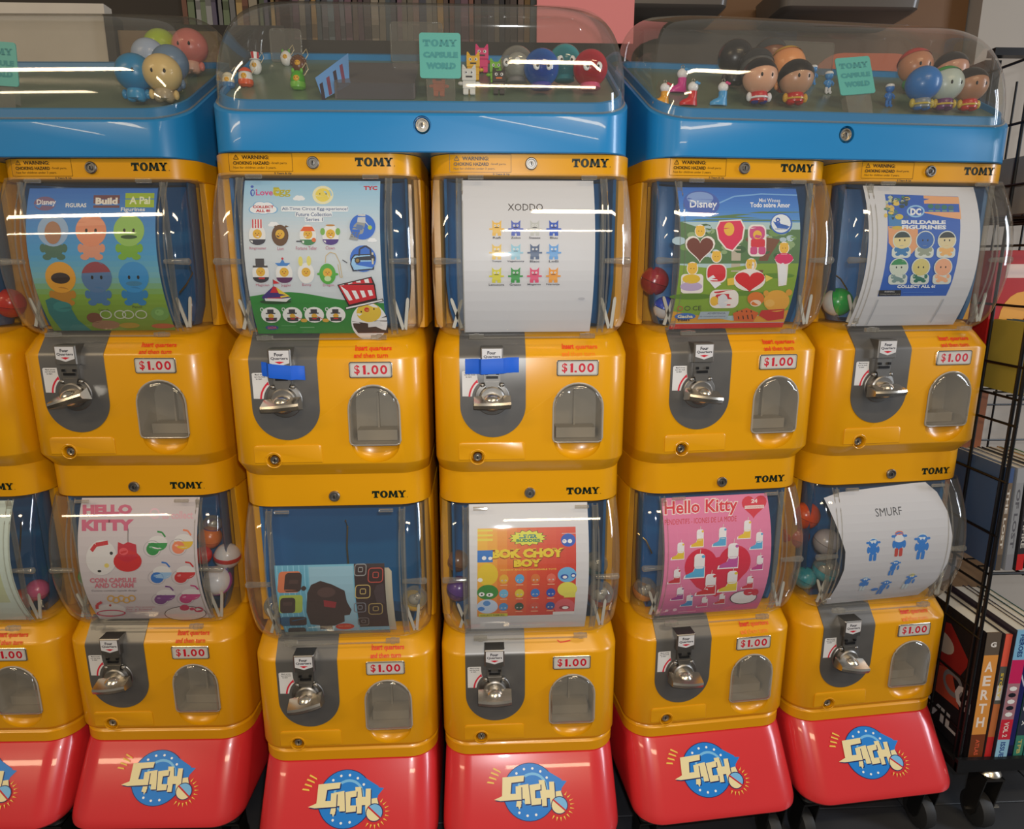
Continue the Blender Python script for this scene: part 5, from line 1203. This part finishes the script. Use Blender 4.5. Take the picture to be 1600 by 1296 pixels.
for b, c, u, pts, lab in (('L', '2', True, [(.116, .05, .622), (.121, .045, .612), (.112, .04, .595), (.100, .04, .582)], 'bent wire agitator inside the blue-green figurines machine'),
                          ('M', '1', False, [(.0, .085, .700), (.004, .08, .69), (.002, .075, .655), (.004, .07, .61)], 'straight wire agitator above the brown toy card'),
                          ('L', '1', False, [(.085, .06, .69), (.078, .055, .64), (.072, .05, .60)], 'thin wire agitator at the left frame edge'),
                          ('R', '1', False, [(-.13, .06, .665), (-.118, .05, .655), (-.108, .045, .632)], 'bent wire agitator left of the pink boots card'),
                          ('R', '2', True, [(-.128, .06, .612), (-.115, .05, .60), (-.104, .045, .582)], 'bent wire agitator above the green and white capsule')):
    o = obj('wire_agitator', MB().tube(pts, .0014, 6), WIREM); o.matrix_world = bank_m(b, CX[c], 0, H if u else 0); tag(o, lab, 'wire')

# ---------------------------------------------------------------- signs standing in the domes
TEAL = mat('teal_sign', (96, 196, 188), .35)
def sign(b, x, y, tilt, label, lean=.0, yaw=0.0):
    zf = flz(y + .004)
    e = empty('topper_sign', bank_m(b, x, y, zf, yaw) @ Matrix.Rotation(lean, 4, 'Y') @ Matrix.Rotation(-tilt, 4, 'X'), label, 'sign', 'teal signs in the domes')
    p = rrect(-.0290, .0290, .032, .092, .004)
    obj('sign_face', MB().loft([[(x_, y_, z_) for x_, z_ in p] for y_ in (.0015, 0)]), TEAL, e)
    c = Canvas(); k = (54, 160, 164)
    c.logo(-.024, .074, .024, .083, k); c.text('CAPSULE', -.024, .059, .025, .067, k, .07); c.text('WORLD', -.020, .044, .022, .053, k, .08)
    obj('sign_lettering', c.mesh('sign_lettering', lambda a, b_, o: (a, o, b_), base=.0003), PRINT, e)
    obj('acrylic_foot', MB().box(-.020, .020, .0018, .0032, .0005, .034), CLR2, e)
    obj('foot_edge', MB().box(-.0205, -.0195, .0012, .014, .0085, .032), CLR2, e); obj('foot_edge', MB().box(.0195, .0205, .0012, .014, .0085, .032), CLR2, e)
    return e
sign('M', .026, .040, .06, 'teal sign standing in the middle dome')
sign('L', .022, .040, .02, 'teal sign at the left frame edge', .06)
sign('R', .040, .040, .30, 'teal sign leaning back in the right dome', -.10, .0)

# ---------------------------------------------------------------- toys in the domes
def P_(c): return mat('toy_%d_%d_%d' % c, c, .32, coat=.25)
def figurine(b, x, y, R, head, body, label, hair=None, trim=None, rz=0.0, tip=0.0, hairlow=-.02, eyes=True, legs=None):
    """plain round-headed toy: big head, short body, two arms, two feet, cap of hair"""
    e = empty('round_head_figurine', bank_m(b, x, y, flz(y + R * .3), rz) @ Matrix.Rotation(tip, 4, 'X'), label, 'toy figurine', 'round-headed figurines in the domes')
    m = MB().zlathe((0, 0, 0), [(R * .38, R * .10), (R * .50, R * .16), (R * .54, R * .38), (R * .48, R * .62), (R * .36, R * .80)]); obj('torso', m, P_(body), e)
    for s in (-1, 1):
        obj('arm', MB().ell((s * R * .62, -R * .06, R * .40), (R * .16, R * .17, R * .26), 10, 8), P_(head if trim is None else trim), e)
        obj('foot', MB().ell((s * R * .26, -R * .10, R * .13), (R * .22, R * .30, R * .14), 10, 6), P_(legs or body), e)
    hd = obj('head', MB().ell((0, 0, R * 1.5), (R, R * .94, R * .97), 28, 18), P_(head), e)
    if hair:
        mm = MB().ell((0, R * .035, R * 1.52), (R * 1.035, R * 1.0, R * 1.02), 28, 12, hairlow, PI / 2, rot=Matrix.Rotation(-.42, 3, 'X')); obj('hair_cap', mm, P_(hair), hd)
    if eyes:
        for s in (-1, 1): obj('eye', MB().ell((s * R * .30, -R * .865, R * 1.44), (R * .085, R * .05, R * .12), 8, 6), BLACK, hd)
    if trim: obj('belt', MB().zlathe((0, 0, R * .28), [(R * .54, 0), (R * .57, R * .02), (R * .57, R * .1), (R * .54, R * .12)]), P_(trim), e)
    return e
figurine('L', 0.214, 0.062, .0275, (38, 136, 190), (50, 150, 206), 'blue round-headed figurine left of the cream one', eyes=True)
figurine('L', 0.256, 0.060, .0275, (226, 196, 132), (176, 160, 130), 'cream round-headed figurine at the front right of the left dome', hair=None, rz=.2)
figurine('L', 0.247, 0.110, .0275, (110, 136, 166), (110, 130, 160), 'grey blue round-headed figurine behind the cream one', eyes=False)
figurine('L', 0.192, 0.160, .0265, (176, 190, 214), (200, 200, 206), 'pale lilac round-headed figurine behind the blue one', eyes=False)
figurine('L', 0.191, 0.209, .0275, (176, 200, 50), (110, 176, 40), 'lime green round-headed figurine at the back of the left dome', eyes=False)
figurine('L', 0.243, 0.200, .0285, (228, 132, 122), (220, 170, 150), 'pink round-headed figurine rightmost in the left dome')
figurine('R', -0.121, 0.062, .0262, (226, 172, 140), (196, 40, 50), 'dark-haired figurine with white sleeves and blue feet', (24, 22, 26), (226, 226, 230), legs=(34, 48, 130))
figurine('R', -0.061, 0.063, .0262, (196, 150, 120), (190, 34, 34), 'black-haired figurine with gold arms and red body', (26, 22, 22), (206, 160, 50), hairlow=-.2)
figurine('R', -0.122, 0.150, .0285, (40, 38, 40), (50, 50, 50), 'black round-headed figurine at the back of the right dome', eyes=False)
figurine('R', -0.100, 0.118, .0265, (84, 84, 84), (60, 60, 60), 'grey hooded figurine behind the white-sleeved one', (56, 56, 58))
figurine('R', -0.048, 0.176, .0275, (130, 80, 56), (90, 60, 50), 'brown round-headed figurine with dark grey cap at the back', (70, 72, 74), eyes=False)
figurine('R', -0.046, 0.120, .0280, (240, 160, 100), (200, 80, 40), 'peach round-headed figurine with yellow cap', (236, 184, 50), eyes=False, hairlow=.5)
figurine('R', 0.201, 0.148, .0275, (206, 140, 104), (60, 120, 70), 'tan round-headed figurine with red cap', (214, 56, 50), (60, 140, 80), hairlow=.35)
figurine('R', 0.150, 0.056, .0265, (38, 122, 204), (130, 140, 150), 'blue-hooded figurine with grey body facing sideways', None, (200, 180, 70), legs=(40, 110, 190), eyes=False)
figurine('R', 0.191, 0.058, .0262, (200, 214, 206), (110, 50, 110), 'pale-faced figurine with green hair and purple coat', (56, 170, 70), (206, 176, 60), hairlow=.45)
figurine('R', 0.262, 0.140, .0270, (214, 156, 130), (70, 60, 70), 'dark-haired figurine behind the green-haired one', (40, 34, 38), eyes=False)
figurine('R', 0.236, 0.060, .0258, (186, 136, 106), (200, 40, 36), 'dark-haired figurine in red, rightmost in the right dome', (34, 28, 28), (214, 180, 60))
def small_fig(b, x, y, s, col, cap, label, sit=False, pants=None):
    e = empty('small_blue_figurine', bank_m(b, x, y, flz(y)), label, 'toy figurine', 'small blue figurines in the right dome')
    obj('torso', MB().ell((0, 0, s * .95), (s * .34, s * .28, s * .46), 14, 10), P_(col), e)
    obj('head', MB().ell((0, -s * .03, s * 1.68), (s * .42, s * .38, s * .40), 16, 12), P_(col), e)
    obj('cap', MB().zlathe((0, 0, s * 1.82), [(s * .41, 0), (s * .42, s * .10), (s * .36, s * .22), (s * .2, s * .30), (s * .05, s * .32)]), P_(cap), e)
    for q in (-1, 1):
        obj('arm', MB().tube([(q * s * .3, 0, s * 1.2), (q * s * .5, -s * .1, s * .95), (q * s * .36, -s * .24, s * .78)], [s * .11, s * .10, s * .09], 8), P_(col), e)
        obj('leg', MB().tube([(q * s * .16, 0, s * .6), (q * s * .19, -s * .02, s * .14), (q * s * .2, -s * .2, s * .09)], [s * .15, s * .13, s * .14], 8), P_(pants or col), e)
    return e
small_fig('R', .038, .186, .0150, (60, 140, 210), (230, 232, 236), 'small blue toy figure with white cap, farthest left')
small_fig('R', .040, .140, .0165, (66, 146, 214), (234, 234, 236), 'small blue toy figure with white trousers', pants=(230, 230, 232))
small_fig('R', .125, .165, .0150, (60, 140, 206), (230, 232, 236), 'small blue toy figure right behind the teal sign')
small_fig('R', .112, .082, .0165, (40, 120, 206), (226, 230, 236), 'small blue toy figure right of the teal sign')
def boot_charm(x, y, col, label, s=.0165, bow=(60, 150, 210)):
    e = empty('boot_charm', bank_m('R', x, y, flz(y), .1), label, 'toy charm', 'boot charms in the right dome')
    m = MB(); rows = []
    for z, xa, xb, w_ in ((0, -1.05, .62, .40), (.10, -1.12, .64, .44), (.28, -1.08, .62, .44), (.48, -.80, .60, .40), (.66, -.35, .56, .36), (.85, -.22, .55, .36), (1.18, -.24, .58, .38), (1.22, -.20, .54, .34)):
        cxx, rx = (xa + xb) / 2, (xb - xa) / 2; rows.append([(s * (cxx + rx * math.cos(2 * PI * i / 16)), s * w_ * math.sin(2 * PI * i / 16), s * z) for i in range(16)])
    obj('boot', m.loft(rows), P_(col), e)
    obj('sole', MB().loft([[(s * (-.215 + .86 * math.cos(2 * PI * i / 16)), s * .42 * math.sin(2 * PI * i / 16), z) for i in range(16)] for z in (-.0006, .0008)]), P_(tuple(min(255, int(v * .8 + 20)) for v in col)), e)
    h = obj('white_top', MB().ell((s * .17, 0, s * 1.58), (s * .5, s * .4, s * .46), 16, 12), P_((236, 236, 238)), e)
    obj('bow', MB().ell((s * .36, -s * .32, s * 1.92), (s * .17, s * .1, s * .13), 10, 6).ell((s * .62, -s * .26, s * 1.86), (s * .15, s * .1, s * .12), 10, 6), P_(bow), h)
    obj('loop', MB().tube([(s * .17 + s * .14 * math.cos(2 * PI * i / 12), 0, s * 2.16 + s * .16 * math.sin(2 * PI * i / 12)) for i in range(13)], s * .035, 5), CHROME, h)
    return e
boot_charm(-.225, .122, (214, 60, 150), 'magenta boot charm behind the other three', .0175)
boot_charm(-.230, .062, (206, 30, 40), 'red boot charm, middle one of the front three')
boot_charm(-.274, .062, (232, 160, 20), 'yellow boot charm at the far left of the right dome', .0150, (200, 40, 50))
boot_charm(-.180, .066, (70, 160, 220), 'light blue boot charm with pink bow, rightmost of the four', .0165, (220, 60, 130))
def egg_charm(x, y, s, shell, cap, label, kind='dome', skirt=None):
    e = empty('egg_charm', bank_m('M', x, y, flz(y)), label, 'toy charm', 'egg charms in the middle dome')
    obj('egg', MB().ell((0, 0, s * 1.08), (s * .86, s * .8, s * 1.1), 18, 14), P_(shell), e)
    obj('yolk_face', MB().ell((0, -s * .52, s * 1.15), (s * .44, s * .36, s * .44), 14, 8), P_((232, 172, 40)), e)
    for q in (-1, 1): obj('eye', MB().ell((q * s * .16, -s * .86, s * 1.22), (s * .05, s * .04, s * .06), 6, 4), BLACK, e)
    if kind == 'hat':
        for i in range(8):
            a0, a1 = 2 * PI * i / 8, 2 * PI * (i + 1) / 8; R0, R1 = s * .5, s * .64
            obj('hat_stripe', MB().loft([[(0, 0, z), (r * math.cos(a0), r * math.sin(a0), z), (r * math.cos((a0 + a1) / 2) * 1.0, r * math.sin((a0 + a1) / 2) * 1.0, z), (r * math.cos(a1), r * math.sin(a1), z)] for z, r in ((s * 2.0, R0), (s * 3.0, R1))]), P_((206, 40, 50) if i % 2 else (236, 234, 232)), e)
        obj('hat_brim', MB().zlathe((0, 0, s * 1.98), [(s * .8, 0), (s * .82, s * .04), (s * .8, s * .08)]), P_((230, 230, 230)), e)
    elif kind == 'tuft':
        m = MB()
        for i in range(9): a = PI * i / 8; m.ell((s * .86 * math.cos(a), -s * .1, s * 1.2 + s * .86 * math.sin(a)), s * .27, 8, 6)
        obj('mane', m, P_(cap), e)
    elif kind == 'ears':
        obj('ear', MB().ell((-s * .5, 0, s * 2.1), (s * .2, s * .2, s * .34), 8, 6), P_(cap), e); obj('ear', MB().ell((s * .5, 0, s * 2.1), (s * .2, s * .2, s * .34), 8, 6), P_(cap), e)
    else: obj('hood', MB().ell((0, s * .04, s * 1.25), (s * .92, s * .86, s * 1.05), 16, 8, .45, PI / 2), P_(cap), e)
    if skirt: obj('skirt', MB().zlathe((0, 0, 0), [(s * .5, 0), (s * .86, s * .25), (s * .93, s * .62), (s * .88, s * .82)]), P_(skirt), e)
    obj('strap_loop', MB().tube([(s * .8, 0, s * 1.6), (s * 1.3, .0, s * 2.3), (s * 1.1, .0, s * 3.0), (s * .6, .0, s * 2.4)], s * .06, 5), P_((206, 190, 150)), e)
    return e
egg_charm(-.268, .165, .0105, (232, 230, 224), (206, 40, 50), 'egg charm with red and white striped hat', 'hat')
egg_charm(-.266, .104, .0120, (226, 224, 218), (222, 80, 36), 'egg charm with orange hood and orange skirt', 'dome', (224, 90, 40))
egg_charm(-.289, .096, .0100, (220, 210, 180), (226, 216, 190), 'small pale egg charm with blue base, leftmost', 'dome', (50, 110, 160))
egg_charm(-.232, .212, .0105, (232, 230, 226), (90, 160, 60), 'white egg charm hanging back beside the lion one', 'ears')
egg_charm(-.203, .172, .0120, (110, 66, 36), (96, 56, 30), 'brown egg charm with furry mane', 'tuft')
egg_charm(-.187, .093, .0125, (80, 170, 40), (90, 180, 50), 'green egg charm in front of the brown one', 'ears', (120, 190, 70))
def block_toy(x, y, s, col, label, belly=None, mouthc=(30, 26, 30)):
    e = empty('eared_block_toy', bank_m('M', x, y, flz(y)), label, 'toy figurine', 'eared block toys in the middle dome')
    def rb(x0, x1, y0, y1, z0, z1, q=.06):
        q *= s; return [[(x0 + q, y0 + q, z0), (x1 - q, y0 + q, z0), (x1 - q, y1 - q, z0), (x0 + q, y1 - q, z0)]] + [[(x0, y0, z), (x1, y0, z), (x1, y1, z), (x0, y1, z)] for z in (z0 + q, z1 - q)] + [[(x0 + q, y0 + q, z1), (x1 - q, y0 + q, z1), (x1 - q, y1 - q, z1), (x0 + q, y1 - q, z1)]]
    hd = obj('head', MB().loft(rb(-s * .55, s * .55, -s * .3, s * .3, s * 1.0, s * 1.9)), P_(col), e)
    for q in (-1, 1):
        obj('ear', MB().loft([[(q * s * .55, -s * .2, s * 1.88), (q * s * .18, -s * .2, s * 1.88), (q * s * .18, s * .2, s * 1.88), (q * s * .55, s * .2, s * 1.88)], [(q * s * .52, -s * .12, s * 2.22), (q * s * .42, -s * .12, s * 2.22), (q * s * .42, s * .12, s * 2.22), (q * s * .52, s * .12, s * 2.22)]]), P_(col), hd)
        obj('eye', MB().ell((q * s * .24, -s * .30, s * 1.6), (s * .13, s * .04, s * .13), 10, 6), P_((236, 236, 236)), hd); obj('pupil', MB().ell((q * s * .22, -s * .335, s * 1.6), (s * .06, s * .03, s * .07), 8, 5), BLACK, hd)
        obj('arm', MB().ell((q * s * .66, 0, s * .86), (s * .24, s * .16, s * .15), 10, 8), P_(col), e)
        obj('leg', MB().loft(rb(*sorted((q * s * .06, q * s * .48)), -s * .24, s * .24, 0, s * .45)), P_(belly or col), e)
    obj('torso', MB().loft(rb(-s * .5, s * .5, -s * .25, s * .25, s * .4, s * 1.03)), P_(belly or col), e)
    obj('mouth', MB().box(-s * .26, s * .26, -s * .315, -s * .29, s * 1.24, s * 1.36), P_(mouthc), hd)
    return e
block_toy(.022, .070, .0165, (232, 100, 50), 'orange block toy half hidden behind the teal sign')
block_toy(.066, .078, .0185, (226, 224, 218), 'white block toy with pointed ears')
block_toy(.072, .145, .0185, (236, 184, 40), 'yellow block toy behind the white one')
block_toy(.086, .186, .0190, (222, 50, 120), 'pink block toy, tallest at the back')
block_toy(.110, .080, .0170, (44, 40, 38), 'black block toy with orange mouth', (50, 46, 44), (226, 110, 40))
block_toy(.107, .125, .0170, (120, 190, 50), 'green block toy behind the black one')
def eye_ball(x, y, r, col, base, label, clear=False, rz=0.0):
    e = empty('ball_toy', bank_m('M', x, y, flz(y + r * .6), rz), label, 'toy ball', 'round eyed ball toys in the middle dome')
    sh = obj('ball', MB().ell((0, 0, r * 1.12), r, 28, 18), CAPC if clear else clear_mat('cap_tint_%d' % col[0], tint=tuple(min(1, lin(col)[i] * 1.1 + .12) for i in range(3)), haze=.30, hazecol=col), e)
    obj('inner_toy', MB().ell((0, .002, r * 1.06), (r * .72, r * .66, r * .72), 18, 12), P_(col), e)
    for s in (-1, 1):
        ey = obj('eye', MB().ell((s * r * .34, -r * .90, r * 1.02), (r * .20, r * .10, r * .24), 12, 8, rot=Matrix.Rotation(s * .5, 3, 'Y') if False else None), P_((236, 238, 238)), e)
        obj('pupil', MB().ell((s * r * .30, -r * .99, r * 1.0), (r * .08, r * .04, r * .09), 8, 6), BLACK, ey)
    obj('base', MB().zlathe((0, 0, 0), [(r * .5, .0), (r * .62, r * .06), (r * .56, r * .3), (r * .4, r * .45)]), P_(base), e)
    return e
eye_ball(.138, .105, .0250, (196, 196, 186), (130, 130, 130), 'clear ball toy left of the blue one', True, -.4)
eye_ball(.173, .080, .0262, (30, 100, 190), (60, 60, 150), 'blue ball toy with white eyes')
eye_ball(.212, .118, .0250, (60, 160, 170), (50, 130, 140), 'teal ball toy behind between blue and red')
eye_ball(.246, .082, .0258, (200, 24, 50), (206, 80, 120), 'red ball toy with white eyes, rightmost')
# leaflet and grey case lying in the middle dome, clear card holders standing at the back
ZL = flz(.05)
m = MB(); m.add([(-.155, .06, ZL), (-.128, .055, ZL - .0), (-.104, .105, ZL + .052), (-.137, .11, ZL + .078), (-.168, .085, ZL + .036)], [(0, 1, 2, 3, 4)])
c = Canvas((480, 163, 515, 70), (0, 0, 1, 1)); 
def leaf():
    A, B_, D = Vector((-.141, .052, flz(.052) + .001)), Vector((-.170, .085, flz(.052) + .042)), Vector((.030, .022, .036))
    c = Canvas(); c.rect(0, 0, 1, 1, (96, 150, 214))
    for i in range(6): q = .1 + .14 * i; c.convex([(.08 + .1 * (i % 2), q), (.55 + .06 * (i % 3), q + .01), (.55 + .06 * (i % 3), q + .09), (.08 + .1 * (i % 2), q + .08)], [(44, 30, 50), (110, 50, 80), (60, 40, 60)][i % 3])
    c.rect(.66, .05, .9, .55, (200, 216, 226)); c.rect(.62, .62, .92, .92, (170, 60, 60))
    n = (B_ - A).cross(D).normalized() * -1
    return c.mesh('leaflet', lambda a, b, o: tuple(A + (B_ - A) * b + D * a * 1.0 + n * o * -1))
def leaflet():
    A = Vector((-.143, .050, flz(.050) + .001)); Up = Vector((.014, .032, .072)); Sd = Vector((-.026, .020, -.020)) * -1
    c = Canvas(); c.convex([(0, 0), (1, .35), (.62, 1.0), (-.55, .42)], (96, 150, 210))
    for i in range(4):
        u, v = -.30 + .22 * i, .30 + .14 * i; c.convex([(u, v), (u + .11, v + .05), (u + .42, v - .30), (u + .31, v - .35)], [(44, 30, 50), (120, 54, 84)][i % 2])
    me = c.mesh('leaflet', lambda a, b, o: tuple(A + Up * b + Vector((.030, .012, .0)) * a + Vector((0, o, 0))))
    return me
o = obj('leaflet', leaflet(), PRINT); o.matrix_world = bank_m('M', 0, 0, 0); tag(o, 'blue leaflet with dark print propped up in the middle dome', 'leaflet')
m = MB(); m.loft([[(x, y, flz(y) + h) for x, y in rrect(-.128, -.012, .055, .155, .006)] for h in (.0005, .020, .022)])
o = obj('grey_case', m, clear_mat('smoked_case', tint=(.55, .55, .58), haze=.45, hazecol=(120, 118, 122))); o.matrix_world = bank_m('M', 0, 0, 0); tag(o, 'smoky grey plastic case lying beside the leaflet', 'case')
def holder(b, x, y, wd, h, label):
    z = flz(y); p = [(x + a, y + (q - z) * .0, q) for a, q in rrect(-wd / 2, wd / 2, z + .001, z + h, .005)]
    e = empty('card_holder', bank_m(b, 0, 0, 0), label, 'card holder', 'clear card holders in the domes')
    obj('sheet', MB().loft([p, [(a, q + .0012, r_) for a, q, r_ in p]]), CLR2, e); obj('edge', MB().tube(p + p[:1], .0011, 6, False), CLR2, e)
holder('M', -.236, .232, .050, .050, 'tall clear card holder at the left back of the middle dome')
holder('M', -.022, .235, .085, .062, 'wide clear card holder left behind the teal sign of the middle dome')
holder('R', .055, .240, .100, .055, 'clear card holder behind the teal sign of the right dome')
